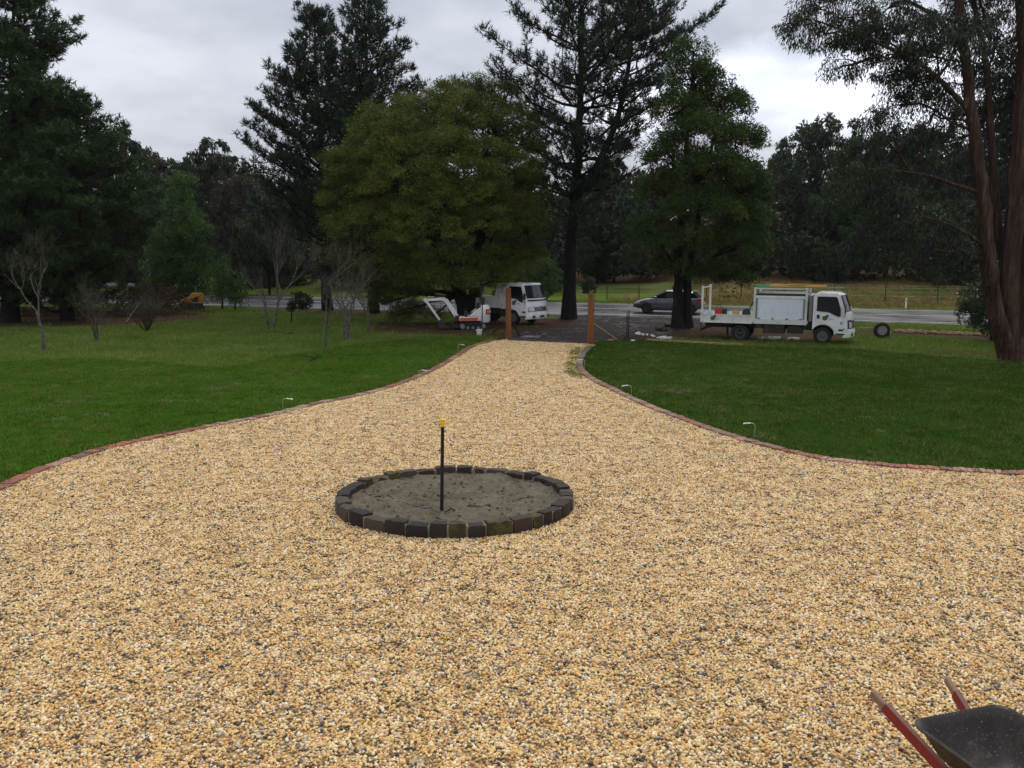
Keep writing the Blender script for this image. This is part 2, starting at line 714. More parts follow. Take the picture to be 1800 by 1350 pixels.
def mat_gravel_base():
    t = NT('gravel_bed')
    p = t.pos()
    v = t.n('ShaderNodeTexVoronoi', ins={'Scale': 34.0})
    t.L.new(p, v.inputs['Vector'])
    sep = t.n('ShaderNodeSeparateColor')
    t.L.new(v.outputs['Color'], sep.inputs[0])
    t.color(t.mix(0.35, t.ramp(sep.outputs[0], PEB, True), (0.20, 0.14, 0.07)))
    t.rough(0.8)
    h = t.math('SUBTRACT', 1.0, t.math('MULTIPLY', v.outputs['Distance'], 1.6))
    t.bump(h, 1.0, 0.02)
    return t.m


PEB = [(0.0, (0.77, 0.52, 0.195)), (0.15, (0.82, 0.62, 0.29)), (0.30, (0.64, 0.37, 0.115)), (0.42, (0.90, 0.78, 0.52)), (0.54, (0.44, 0.27, 0.105)),
       (0.64, (0.80, 0.48, 0.15)), (0.75, (0.18, 0.12, 0.065)), (0.82, (0.05, 0.044, 0.040)), (0.895, (0.40, 0.345, 0.30)), (0.955, (0.66, 0.34, 0.13))]


def mat_pebble():
    t = NT('pebble')
    oi = t.n('ShaderNodeObjectInfo')
    f = t.math('FRACT', t.math('ADD', t.attr('tint'), t.math('MULTIPLY', oi.outputs['Random'], 7.31)))
    c = t.ramp(f, PEB, True)
    n = t.noise(70.0, 3, 0.6, t.pos())
    big = t.noise(0.5, 4, 0.6, t.pos())
    c = t.mix(t.rng(n, 0.4, 0.8, 0, 0.3), c, (0.30, 0.21, 0.10))
    c = t.mix(t.rng(big, 0.55, 0.8, 0, 0.10), c, (0.20, 0.15, 0.09))
    t.color(c)
    t.rough(0.55)
    return t.m


mat_ground(); mat_lawn(); mat_lawn('turf', 0.72); mat_road(); mat_track(); mat_gravel_base(); mat_pebble()  # second lawn is the same grass, tree shade painted in as darker green

# ---- ground sheet: fine near, coarse towards the horizon
gx = np.r_[np.linspace(-900, -62, 22)[:-1], np.arange(-62, 62.01, 0.5), np.linspace(62, 900, 22)[1:]]
gy = np.r_[np.linspace(-60, 8, 6)[:-1], np.arange(8, 110.01, 0.5), np.linspace(110, 1400, 40)[1:]]
GX, GY = np.meshgrid(gx, gy)
wob = 0.5 * np.sin(GX * 0.9 + 1.3 * np.sin(GY * 0.5)) + 0.35 * np.sin(GY * 1.7 + GX * 0.6)
d_road = (GY - (53.2 + SL * (GX - 3.4))) / math.sqrt(1 + SL * SL)
dirt = np.zeros(GX.shape)
dry = np.zeros(GX.shape)
dirt_polys = [  # patches of bare earth, mulch and brown litter
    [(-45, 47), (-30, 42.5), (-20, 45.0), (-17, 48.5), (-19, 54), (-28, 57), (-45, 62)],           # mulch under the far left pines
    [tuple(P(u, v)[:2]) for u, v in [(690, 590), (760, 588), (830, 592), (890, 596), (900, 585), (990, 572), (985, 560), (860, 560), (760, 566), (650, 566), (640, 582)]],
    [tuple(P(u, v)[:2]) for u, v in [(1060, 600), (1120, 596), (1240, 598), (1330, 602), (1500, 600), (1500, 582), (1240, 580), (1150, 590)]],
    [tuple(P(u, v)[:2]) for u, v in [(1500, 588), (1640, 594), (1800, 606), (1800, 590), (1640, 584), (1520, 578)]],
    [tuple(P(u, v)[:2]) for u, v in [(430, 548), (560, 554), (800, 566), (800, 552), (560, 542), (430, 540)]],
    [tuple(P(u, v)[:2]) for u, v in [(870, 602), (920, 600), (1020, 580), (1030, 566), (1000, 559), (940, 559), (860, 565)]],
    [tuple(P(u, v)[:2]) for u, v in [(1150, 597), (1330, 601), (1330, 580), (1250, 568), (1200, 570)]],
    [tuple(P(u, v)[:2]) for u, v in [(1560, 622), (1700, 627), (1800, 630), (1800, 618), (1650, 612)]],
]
for i, q in enumerate(dirt_polys):
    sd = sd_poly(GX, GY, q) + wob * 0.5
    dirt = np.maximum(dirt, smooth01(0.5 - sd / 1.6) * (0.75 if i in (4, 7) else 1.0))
dry = np.maximum(dry, smooth01((d_road - 10.6) / 1.0) * smooth01((17.5 - d_road) / 3) * (0.35 + 0.65 * smooth01((GX - 4) / 12)))
dry = np.maximum(dry, smooth01((GX - 8) / 10) * smooth01((d_road - 12) / 2) * 0.6)
dry = np.maximum(dry, smooth01((d_road + 5) / 1.5) * smooth01((-0.8 - d_road) / 1.0) * 0.35)
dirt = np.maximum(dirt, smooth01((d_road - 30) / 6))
dry = np.maximum(dry, smooth01((d_road - 10.6) / 1.0) * 0.42)
GZ = ground_h(GX, GY)
onroad = (d_road > -1.2) & (d_road < 10.4)
gV = np.c_[GX.ravel(), GY.ravel(), GZ.ravel()]
ny, nx = GX.shape
idx = np.arange(ny * nx).reshape(ny, nx)
gF = np.c_[idx[:-1, :-1].ravel(), idx[:-1, 1:].ravel(), idx[1:, 1:].ravel(), idx[1:, :-1].ravel()]
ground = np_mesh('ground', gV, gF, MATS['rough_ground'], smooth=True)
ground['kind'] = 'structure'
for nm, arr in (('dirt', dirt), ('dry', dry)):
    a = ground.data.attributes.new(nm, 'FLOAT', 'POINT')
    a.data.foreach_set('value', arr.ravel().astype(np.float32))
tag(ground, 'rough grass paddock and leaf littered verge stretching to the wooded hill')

# ---- road with its lines
xs = np.linspace(-160, 120, 60)
def band(o0, o1, z, name, m, x0=-160, x1=120, n=60):
    xs = np.linspace(x0, x1, n)
    V = [(x, road_y(x, o), z) for x in xs for o in (o0, o1)]
    F = [(2 * i, 2 * i + 2, 2 * i + 3, 2 * i + 1) for i in range(n - 1)]
    me = bpy.data.meshes.new(name)
    me.from_pydata(V, [], F)
    me.materials.append(MATS[m])
    return link(name, me)
simple('line_paint', (0.72, 0.72, 0.70), 0.35, var=0.15, scale=3, dirt=((0.25, 0.25, 0.25), 0.6))
road = band(-1.25, 10.3, 0.016, 'road', 'wet_asphalt')
tag(road, 'wet grey two lane asphalt road passing beyond the gate', kind='structure')
for nm, o0, lab in (('edge_line', 0.0, 'white edge line on the near side of the wet road'), ('edge_line', 9.3, 'white edge line on the far side of the wet road'), ('centre_line', 5.05, 'white centre line of the wet road')):
    l = band(o0 - 0.07, o0 + 0.07, 0.021, nm, 'line_paint')
    l.parent = road
    l['label'] = lab

# ---- gravel apron beyond the gate
track = sheet('dirt_track', track_poly, 0.008, MATS['wet_track'])
tag(track, 'dark wet crushed rock crossover between the gate posts and the road', kind='structure')

# ---- lawns
lawn_l = sheet('lawn', lawn_left_poly, 0.012, MATS['lawn_grass'])
tag(lawn_l, 'mown green lawn left of the driveway', kind='structure')
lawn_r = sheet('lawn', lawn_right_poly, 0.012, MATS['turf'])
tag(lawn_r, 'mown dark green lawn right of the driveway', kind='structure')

# ---- driveway
drive = sheet('driveway', drive_poly, 0.018, MATS['gravel_bed'])
tag(drive, 'golden pebble driveway widening towards the viewer', kind='structure')


# a low ridge of dark soil closes the gravel at the gate
def soil_ridge():
    a, b = P(893, 600), P(1032, 606)
    n, w = 26, 7
    V = []
    for i in range(n):
        c = a.lerp(b, i / (n - 1)) + Vector((0, 0.28, 0))
        for k in range(w):
            s = k / (w - 1)
            h = 0.11 * math.sin(PI * s) * (0.75 + 0.5 * random.random())
            V.append((c.x, c.y - 0.28 + 0.6 * s + random.uniform(-.03, .03), 0.0 + h))
    F = [(i * w + k, (i + 1) * w + k, (i + 1) * w + k + 1, i * w + k + 1) for i in range(n - 1) for k in range(w - 1)]
    simple('dark_soil', (0.035, 0.026, 0.02), 0.9, var=0.4, scale=14, bump=0.8, bscale=50)
    o = MB().add(V, F).build('soil_ridge', 'dark_soil', smooth=60)
    tag(o, 'low dark soil ridge across the drive between the gate posts', kind='structure')
soil_ridge()


# ---- pebbles (stuff)
def pebble_cluster(seed, n=13, spread=0.062):
    r = np.random.default_rng(seed)
    bm = bmesh.new()
    bmesh.ops.create_icosphere(bm, subdivisions=1, radius=1.0)
    bv = np.array([v.co[:] for v in bm.verts])
    bf = np.array([[v.index for v in f.verts] for f in bm.faces])
    bm.free()
    V, F, T = [], [], []
    pts = []
    while len(pts) < n:
        q = r.uniform(-spread, spread, 2)
        if all(np.hypot(*(q - o)) > 0.022 for o in pts) or r.random() < 0.04:
            pts.append(q)
    for q in pts:
        s = r.uniform(0.0105, 0.0185)
        sc = np.array([s * r.uniform(0.95, 1.35), s * r.uniform(0.8, 1.05), s * r.uniform(0.55, 0.85)])
        v = bv * (1 + r.uniform(-0.16, 0.16, (len(bv), 1))) * sc
        rot = np.array(Euler((r.uniform(-.5, .5), r.uniform(-.5, .5), r.uniform(0, 6.3))).to_matrix())
        v = v @ rot.T + np.array([q[0], q[1], r.uniform(0.002, 0.016)])
        F.append(bf + sum(len(a) for a in V))
        V.append(v)
        T.append(np.full(len(bf), r.random()))
    V, F, T = np.concatenate(V), np.concatenate(F), np.concatenate(T)
    me = bpy.data.meshes.new('pebbles')
    me.from_pydata(V.tolist(), [], F.tolist())
    me.polygons.foreach_set('use_smooth', np.ones(len(F), bool))
    a = me.attributes.new('tint', 'FLOAT', 'FACE')
    a.data.foreach_set('value', T.astype(np.float32))
    me.materials.append(MATS['pebble'])
    return me


pc = source_collection('pebble_source', [pebble_cluster(100 + i) for i in range(8)])
gm = drive.data.copy()
gravel = scatter('gravel', gm, pc, 185.0, 5, 0.80, 1.22)
gravel.location.z = 0.001
tag(gravel, 'loose honey coloured pebbles covering the driveway', kind='stuff')


# ---- grass (stuff)
def tuft(seed, n, rad, h0, h1, w, lean, mat):
    r = np.random.default_rng(seed)
    V, F, T = [], [], []
    for i in range(n):
        q = r.normal(0, rad * 0.5, 2)
        a = r.uniform(0, 2 * PI)
        h = r.uniform(h0, h1)
        ln = r.normal(0, lean, 2) * h
        dx, dy = math.cos(a) * w / 2, math.sin(a) * w / 2
        b = len(V)
        V += [(q[0] - dx, q[1] - dy, 0), (q[0] + dx, q[1] + dy, 0), (q[0] + ln[0] * 0.4 + dx * .7, q[1] + ln[1] * 0.4 + dy * .7, h * 0.6),
              (q[0] + ln[0] * 0.4 - dx * .7, q[1] + ln[1] * 0.4 - dy * .7, h * 0.6), (q[0] + ln[0], q[1] + ln[1], h)]
        F += [(b, b + 1, b + 2, b + 3), (b + 3, b + 2, b + 4)]
        t = r.random()
        T += [t, t]
    me = bpy.data.meshes.new('tuft')
    me.from_pydata(V, [], F)
    at_ = me.attributes.new('tint', 'FLOAT', 'FACE')
    at_.data.foreach_set('value', np.array(T, np.float32))
    me.materials.append(mat)
    return me


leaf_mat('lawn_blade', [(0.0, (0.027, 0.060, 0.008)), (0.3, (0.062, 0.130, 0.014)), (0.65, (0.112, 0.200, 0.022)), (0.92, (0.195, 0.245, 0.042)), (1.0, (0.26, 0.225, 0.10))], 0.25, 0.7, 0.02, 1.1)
leaf_mat('turf_blade', [(0.0, (0.019, 0.042, 0.007)), (0.3, (0.044, 0.094, 0.012)), (0.65, (0.078, 0.143, 0.018)), (0.92, (0.140, 0.182, 0.036)), (1.0, (0.24, 0.205, 0.10))], 0.25, 0.7, 0.02, 1.1)  # right lawn blades: lawn greens lowered to paint in the trees' shade
leaf_mat('field_blade', [(0.0, (0.060, 0.115, 0.016)), (0.5, (0.138, 0.215, 0.034)), (0.85, (0.23, 0.27, 0.075)), (1.0, (0.36, 0.30, 0.14))], 0.3, 0.7, 0.02, 1.0)
leaf_mat('dry_blade', [(0.0, (0.10, 0.085, 0.025)), (0.6, (0.22, 0.15, 0.055)), (1.0, (0.34, 0.24, 0.11))], 0.25, 0.7, 0.2)
lt = source_collection('lawn_tuft_source', [tuft(200 + i, 26, 0.16, 0.015, 0.07, 0.010, 0.7, MATS['lawn_blade']) for i in range(5)])
ft = source_collection('field_tuft_source', [tuft(220 + i, 26, 0.26, 0.04, 0.13, 0.012, 0.6, MATS['field_blade']) for i in range(5)])
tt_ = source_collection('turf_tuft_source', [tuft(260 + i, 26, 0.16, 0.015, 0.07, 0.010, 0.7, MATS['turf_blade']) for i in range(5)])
dt = source_collection('dry_tuft_source', [tuft(240 + i, 22, 0.3, 0.15, 0.5, 0.02, 0.45, MATS['dry_blade']) for i in range(5)])
g1 = scatter('grass', lawn_l.data.copy(), lt, 34.0, 21, 0.7, 1.25)
tag(g1, 'short green lawn blades left of the driveway', kind='stuff')
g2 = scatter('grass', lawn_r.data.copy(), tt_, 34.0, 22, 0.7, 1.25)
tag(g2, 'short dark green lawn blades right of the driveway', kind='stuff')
for g_, l_ in ((g1, lawn_l), (g2, lawn_r)):
    g_.data.materials.clear()


def sub_ground(mask, extra=None, name='patch'):
    """a copy of the ground cells where mask holds, with a density attribute"""
    cell = mask[:-1, :-1] & mask[1:, 1:] & mask[1:, :-1] & mask[:-1, 1:]
    F = gF[cell.ravel()]
    used, inv = np.unique(F, return_inverse=True)
    me = bpy.data.meshes.new(name)
    me.from_pydata(gV[used].tolist(), [], inv.reshape(F.shape).tolist())
    a = me.attributes.new('dens', 'FLOAT', 'POINT')
    a.data.foreach_set('value', (extra.ravel()[used] if extra is not None else np.ones(len(used))).astype(np.float32))
    return me


inl = sd_poly(GX, GY, lawn_left_poly)
inr = sd_poly(GX, GY, lawn_right_poly)
ind = sd_poly(GX, GY, drive_poly)
ink = sd_poly(GX, GY, track_poly)
free = (inl > -0.35) & (inr > -0.3) & (ind > 0.3) & (ink > 0.5) & ((d_road < -1.6) | (d_road > 10.6))
view = (np.abs(GX) < GY * 0.64 + 2) & (GY > 14)
dens = np.clip(1 - dirt * 1.15, 0.02, 1) * np.clip(1 - dry * 0.6, 0.2, 1)
fieldg = scatter('field_grass', sub_ground(free & view & (GY < 66), dens), ft, 22.0, 31, 0.7, 1.5, attr='dens')
tag(fieldg, 'rough olive green grass of the paddock and verges', kind='stuff')
dryg = scatter('dry_grass', sub_ground(free & view & (GY < 90) & (dry > 0.46), dry), dt, 6.5, 41, 0.3, 1.0, attr='dens')
tag(dryg, 'tall straw coloured grass along the far road bank', kind='stuff')


# dead, straw coloured patches left in the lawns (stuff)
leaf_mat('straw_blade', [(0.0, (0.10, 0.10, 0.035)), (0.5, (0.26, 0.22, 0.12)), (1.0, (0.42, 0.37, 0.24))], 0.25, 0.7, 0.05)
sc_ = source_collection('straw_source', [tuft(280 + i, 18, 0.16, 0.02, 0.07, 0.012, 1.2, MATS['straw_blade']) for i in range(4)])


def patches(spec, label, seed):
    rng = np.random.default_rng(seed)
    V, F = [], []
    for u, v, ru, rv in spec:
        c, e, f = P(u, v), P(u + ru, v), P(u, v - rv)
        a, b = (e - c).length, (f - c).length
        n = 14
        o = len(V)
        V.append((c.x, c.y, 0.02))
        for k in range(n):
            t = 2 * PI * k / n
            j = rng.uniform(.5, 1.25)
            V.append((c.x + a * j * math.cos(t), c.y + b * j * math.sin(t), 0.02))
        F += [(o, o + 1 + k, o + 1 + (k + 1) % n) for k in range(n)]
    me = bpy.data.meshes.new('dead_grass')
    me.from_pydata(V, [], F)
    g = scatter('dead_grass', me, sc_, 26.0, seed, .6, 1.2)
    tag(g, label, kind='stuff')


patches([(300, 706, 30, 2.5), (345, 705, 12, 2), (395, 684, 22, 4), (375, 681, 6, 3), (420, 676, 14, 2), (110, 712, 22, 5), (100, 740, 14, 5), (60, 722, 10, 3), (640, 664, 24, 2.5), (470, 690, 14, 2), (185, 733, 8, 3), (510, 660, 20, 2), (480, 640, 16, 1.5), (30, 690, 20, 2)],
        'pale dead grass patches in the left lawn', 61)
patches([(1195, 690, 26, 4), (1262, 721, 24, 6), (1235, 717, 18, 2), (1333, 690, 6, 2), (1358, 697, 10, 2), (1390, 703, 8, 2), (1415, 687, 8, 1.5), (1328, 768, 14, 5), (1350, 772, 14, 5), (1440, 625, 4, 1.5), (1346, 633, 5, 1.5), (1130, 690, 6, 3), (1112, 697, 6, 3), (1520, 735, 16, 1.5), (1620, 760, 12, 1.5), (1490, 770, 10, 2)],
        'pale dead grass patches in the right lawn', 62)

# ------------------------------------------------------------------ brick edging along both sides of the drive
def brick_mats():
    cols = {'red': (0.24, 0.068, 0.036), 'pink': (0.36, 0.19, 0.13), 'brown': (0.18, 0.082, 0.05), 'orange': (0.34, 0.10, 0.04), 'grey': (0.13, 0.11, 0.08), 'pale': (0.30, 0.20, 0.14)}
    for k, c in cols.items():
        simple('brick_' + k, c, 0.55, var=0.3, scale=12, bump=0.5, bscale=70, dirt=((0.10, 0.09, 0.06), 0.5))
brick_mats()


def brick_mesh(mat, seed, L=0.225, W=0.104, H=0.085):
    """a worn brick, long along y, top at z = H"""
    r = random.Random(seed)
    m = MB()
    b = 0.009
    rings = []
    for z, ins in ((0, 0), (H - b, 0.0), (H, b)):
        ring = []
        for sx, sy in ((-1, -1), (1, -1), (1, 1), (-1, 1)):
            ring.append((sx * (W / 2 - ins) + r.uniform(-.004, .004), sy * (L / 2 - ins) + r.uniform(-.006, .006), z + r.uniform(-.003, .003)))
        rings.append(ring)
    m.loft(rings)
    me = bpy.data.meshes.new('brick')
    me.from_pydata(m.V, [], m.F)
    bm = bmesh.new(); bm.from_mesh(me); bmesh.ops.recalc_face_normals(bm, faces=bm.faces); bm.to_mesh(me); bm.free()
    me.materials.append(MATS['brick_' + mat])
    return me


BRICKS = {k: [brick_mesh(k, 10 * i + j) for j in range(3)] for i, k in enumerate(('red', 'pink', 'brown', 'orange', 'grey', 'pale'))}
simple('mortar', (0.30, 0.255, 0.19), 0.9, var=0.25, scale=20, bump=0.5)


def edging(curve, side, label, palette, skip_to=0, limit=300):
    root = thing('brick_edging', label, 'edging', (float(curve[len(curve) // 2][0]), float(curve[len(curve) // 2][1]), 0), group='brick borders of the driveway')
    org = Vector(root.location)
    t = np.gradient(curve, axis=0)
    t /= np.linalg.norm(t, axis=1)[:, None]
    nrm = np.c_[-t[:, 1], t[:, 0]] * side
    # mortar bed under the bricks
    V, F = [], []
    for i in range(0, len(curve), 2):
        for o, z in ((-0.005, 0.0), (-0.005, 0.034), (0.225, 0.034), (0.225, 0.0)):
            q = curve[i] + nrm[i] * o
            V.append((q[0] - org.x, q[1] - org.y, z))
    m = len(range(0, len(curve), 2))
    for i in range(m - 1):
        for k in range(3):
            F.append((4 * i + k, 4 * i + k + 1, 4 * i + 5 + k, 4 * i + 4 + k))
    MB().add(V, F).build('mortar_bed', 'mortar', root)
    vis = [i for i in range(len(curve)) if abs(curve[i][0]) < curve[i][1] * 0.62 + 0.6]
    run, left = None, 0
    for n_, i in enumerate(vis[:limit]):
        if left <= 0:
            run = random.choice(palette(i / len(curve)))
            left = random.choice((1, 1, 2, 3, 5))
        left -= 1
        me = random.choice(BRICKS[run])
        o = bpy.data.objects.new('brick', me)
        C.objects.link(o)
        o.parent = root
        q = curve[i] + nrm[i] * (0.112 + random.uniform(-.008, .008))
        o.location = (q[0] - org.x, q[1] - org.y, random.uniform(-0.030, -0.012))
        o.rotation_euler = (random.uniform(-.03, .03), random.uniform(-.04, .04), math.atan2(nrm[i][1], nrm[i][0]) - PI / 2 + random.uniform(-.03, .03))
    return root


edging(left_curve, 1, 'red and pink brick edging curving along the left lawn', lambda s: ('red', 'brown', 'pink', 'red', 'orange', 'brown') if (s < 0.33 or s > 0.55) else ('pink', 'pale', 'pink', 'brown'))
edging(right_curve, 1, 'brick edging along the right lawn, mossy grey near the gate', lambda s: ('grey', 'grey', 'pale', 'brown') if s < 0.22 else (('pink', 'brown', 'red', 'brown', 'pale') if s < 0.45 else ('red', 'orange', 'brown', 'pink', 'brown', 'red')))

# longer grass along the back of the bricks
def fringe(curve, off0, off1, coll, seed, label):
    t = np.gradient(curve, axis=0)
    t /= np.linalg.norm(t, axis=1)[:, None]
    n_ = np.c_[-t[:, 1], t[:, 0]]
    V = [(float(p[0]), float(p[1]), 0.015) for c_, m_ in zip(curve, n_) for p in (c_ + m_ * off0, c_ + m_ * off1)]
    F = [(2 * i, 2 * i + 2, 2 * i + 3, 2 * i + 1) for i in range(len(curve) - 1)]
    me = bpy.data.meshes.new('fringe_grass')
    me.from_pydata(V, [], F)
    tag(scatter('fringe_grass', me, coll, 55.0, seed, 1.0, 2.0), label, kind='stuff')
fringe(left_curve, .23, .36, lt, 83, 'longer grass along the back of the left brick edging')
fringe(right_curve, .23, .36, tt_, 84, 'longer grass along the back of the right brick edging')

# grass creeping over the gravel beside the old stones
def creeping():
    q = [P(1012, 612), P(1003, 622), P(1006, 634), P(997, 643), P(1001, 651), P(993, 660), P(1012, 663), P(1026, 668), P(1012, 652), P(1009, 640), P(1014, 627), P(1026, 612)]
    o = scatter('weed_grass', sheet('tmp', q, 0.02, MATS['lawn_grass']).data, lt, 90.0, 77, 0.8, 1.4)
    bpy.data.objects.remove(bpy.data.objects['tmp'])
    tag(o, 'green grass creeping onto the gravel beside the old stone edging', kind='stuff')
creeping()


# ------------------------------------------------------------------ round stone garden bed
def stone_mats():
    for i, c in enumerate([(0.036, 0.027, 0.021), (0.056, 0.040, 0.028), (0.024, 0.020, 0.018), (0.080, 0.063, 0.047), (0.050, 0.039, 0.020)]):
        t = NT('bluestone_%d' % i)
        o = t.obj()
        n1, n2 = t.noise(9, 6, 0.65, o), t.noise(45, 5, 0.7, o)
        col = t.mix(n1, tuple(x * 0.6 for x in c), tuple(x * 1.5 for x in c))
        col = t.mix(t.rng(n2, 0.55, 0.75, 0, 0.5), col, (0.12, 0.10, 0.08))
        if i == 4:
            col = t.mix(t.rng(t.noise(6, 4, 0.6, o), 0.45, 0.6, 0, 0.8, True), col, (0.10, 0.095, 0.02))
        t.color(col)
        t.rough(t.rng(n1, 0.3, 0.7, 0.45, 0.75))
        t.bsdf.inputs['Specular IOR Level'].default_value = 0.25
        t.bump(t.math('ADD', n2, n1), 1.0, 0.03)
stone_mats()


def garden_bed():
    a, b = P(802, 944), P(802, 823)
    cx_, cy_ = P(802, 876).x, (a.y + b.y) / 2
    wl, wr = P(596, 876), P(1009, 872)
    rad = (wr.x - wl.x) / 2
    root = thing('garden_bed', 'oval garden bed of dark stone blocks filled with grey sand', 'garden bed', ((wl.x + wr.x) / 2, cy_ - 0.42, 0))
    root.scale = (0.975, 0.86, 1)
    rng = random.Random(3)
    n = 36
    ws = [rng.choice((0.75, 0.9, 1.0, 1.15, 1.35)) for _ in range(n)]
    tot = sum(ws)
    ang = rng.random()
    H = 0.235
    # mortar ring
    prof_r = (rad - 0.195, rad - 0.03)
    V, F = [], []
    m = 96
    for i in range(m):
        t = 2 * PI * i / m
        for r_, z in ((prof_r[0], -0.02), (prof_r[0], H - 0.04), (prof_r[1], H - 0.035), (prof_r[1], -0.02)):
            j = 1 + 0.004 * math.sin(7 * t)
            V.append((r_ * j * math.cos(t), r_ * j * math.sin(t), z))
    for i in range(m):
        for k in range(3):
            i2 = (i + 1) % m
            F.append((4 * i + k, 4 * i + k + 1, 4 * i2 + k + 1, 4 * i2 + k))
    simple('bed_mortar', (0.25, 0.195, 0.13), 0.9, var=0.25, scale=25, bump=0.6, bscale=80)
    MB().add(V, F).build('mortar_ring', 'bed_mortar', root)
    for w in ws:
        da = 2 * PI * w / tot
        gap = 0.004
        a0, a1 = ang + gap / 2 / 1 + 0.002, ang + da - gap / 2 - 0.002
        ang += da
        ri, ro = rad - 0.215 + rng.uniform(-.02, .012), rad + rng.uniform(-.012, .012)
        h = H + rng.uniform(-0.025, 0.02)
        na, nr, nz = 4, 3, 4
        # block as a rounded, uneven lump: grid on a box, pushed in at the edges
        P3 = {}
        V, F = [], []
        def vert(i, j, k):
            key = (i, j, k)
            if key not in P3:
                s, q, z = i / na, j / nr, k / nz
                e = 0.0
                for val in (s, q):
                    pass
                edge = sum(1 for val in (s, q) if val in (0.0, 1.0)) + (1 if z == 1.0 else 0)
                pull = {0: 0, 1: 0, 2: 0.009, 3: 0.016}[edge]
                ss = a0 + (a1 - a0) * s
                rr = ri + (ro - ri) * q
                mid_r, mid_a = (ri + ro) / 2, (a0 + a1) / 2
                rr += (mid_r - rr) / abs(mid_r - rr) * pull if abs(mid_r - rr) > 1e-6 else 0
                ss += (mid_a - ss) / abs(mid_a - ss) * pull / rad if abs(mid_a - ss) > 1e-6 else 0
                zz = -0.03 + (h + 0.03) * z - (pull if z == 1.0 else 0)
                rr += rng.uniform(-.006, .006)
                zz += rng.uniform(-.008, .008) if k else 0
                ss += rng.uniform(-.003, .003)
                P3[key] = len(V)
                V.append((rr * math.cos(ss), rr * math.sin(ss), zz))
            return P3[key]
        for i in range(na):
            for j in range(nr):
                F.append((vert(i, j, nz), vert(i + 1, j, nz), vert(i + 1, j + 1, nz), vert(i, j + 1, nz)))
        for i in range(na):
            for k in range(nz):
                for j in (0, nr):
                    F.append((vert(i, j, k), vert(i + 1, j, k), vert(i + 1, j, k + 1), vert(i, j, k + 1)))
        for j in range(nr):
            for k in range(nz):
                for i in (0, na):
                    F.append((vert(i, j, k), vert(i, j + 1, k), vert(i, j + 1, k + 1), vert(i, j, k + 1)))
        MB().add(V, F).build('stone', 'bluestone_%d' % rng.choice((0, 0, 1, 1, 2, 3, 3, 4)), root, smooth=38)
    # sand fill
    t = NT('bed_sand')
    o = t.obj()
    n1, n2, n3 = t.noise(2.5, 6, 0.65, o), t.noise(60, 5, 0.75, o), t.noise(14, 5, 0.7, o)
    c = t.ramp(n1, [(0.3, (0.090, 0.072, 0.043)), (0.7, (0.20, 0.165, 0.105))])
    c = t.mix(t.rng(n2, 0.48, 0.62, 0, 0.75), c, (0.05, 0.042, 0.028))
    c = t.mix(t.rng(n3, 0.62, 0.7, 0, 0.6), c, (0.06, 0.055, 0.035))
    t.color(c)
    t.rough(0.9)
    t.bump(t.math('ADD', n2, n3), 0.8, 0.03)
    from mathutils import noise as mn
    def lump(x, y):
        return 0.13 + 0.055 * mn.fractal(Vector((x * 1.6, y * 1.6, 3.0)), .6, 2.1, 5) + 0.034 * mn.fractal(Vector((x * 9, y * 9, 7.0)), .7, 2.0, 3)
    V, F = [(0, 0, lump(0, 0))], []
    nr, na = 44, 150
    for i in range(1, nr + 1):
        for k in range(na):
            r_ = (rad - 0.19) * i / nr
            tt = 2 * PI * (k + .5 * (i % 2)) / na
            x_, y_ = r_ * math.cos(tt), r_ * math.sin(tt)
            V.append((x_, y_, lump(x_, y_) + random.uniform(-.003, .003)))
    for k in range(na):
        F.append((0, 1 + k, 1 + (k + 1) % na))
    for i in range(1, nr):
        for k in range(na):
            b, c_ = 1 + (i - 1) * na, 1 + i * na
            F.append((b + k, c_ + k, c_ + (k + 1) % na, b + (k + 1) % na))
    MB().add(V, F).build('sand_fill', 'bed_sand', root, smooth=75)
    cl = MB()
    for _ in range(520):
        r_, tt, s_ = (rad - .22) * math.sqrt(random.random()), random.uniform(0, 6.283), random.choice((.008, .01, .012, .018, .03))
        x_, y_ = r_ * math.cos(tt), r_ * math.sin(tt)
        z_ = lump(x_, y_) - s_ * .2
        cl.loft([[(x_ + s_ * q_ * math.cos(a_ + tt) * random.uniform(.7, 1.2), y_ + s_ * q_ * math.sin(a_ + tt) * random.uniform(.7, 1.2), z_ + s_ * h_) for a_ in (0, 1.26, 2.5, 3.77, 5.0)] for h_, q_ in ((0, .9), (.5, 1), (.9, .5))])
    cl.build('soil_clod', 'bed_sand', root, smooth=40)['kind'] = 'stuff'
    # dark roots and scraps lying on the sand
    simple('dark_root', (0.022, 0.019, 0.016), 0.8, var=0.3)
    base = Vector(root.location)
    for pts in ([(776, 902), (755, 893), (725, 886), (700, 880), (678, 869), (668, 876), (652, 876)], [(782, 902), (812, 895), (850, 888), (885, 882), (920, 874), (955, 872)],
                [(640, 866), (655, 864), (668, 871), (648, 872)], [(760, 905), (775, 912), (800, 914), (815, 909)]):
        q = [P(u, v, 0.15) - base for u, v in pts]
        q = [Vector((k_.x, k_.y / 0.87, k_.z)) for k_ in q]
        dense = []
        for i in range(len(q) - 1):
            for s in (0, .33, .66):
                d = q[i].lerp(q[i + 1], s) + Vector((random.uniform(-.02, .02), random.uniform(-.03, .03), random.uniform(-.004, .012)))
                d.z = lump(d.x, d.y) + .004
                dense.append(d)
        MB().tube(dense, [0.006 + random.uniform(-.004, .005) for _ in dense], 5).build('root', 'dark_root', root, smooth=60)
    return root


bed = garden_bed()


# ------------------------------------------------------------------ steel pickets
simple('black_steel', (0.018, 0.018, 0.019), 0.5, 0.3, var=0.3, scale=20)
simple('yellow_cap', (0.78, 0.55, 0.02), 0.35, var=0.08)


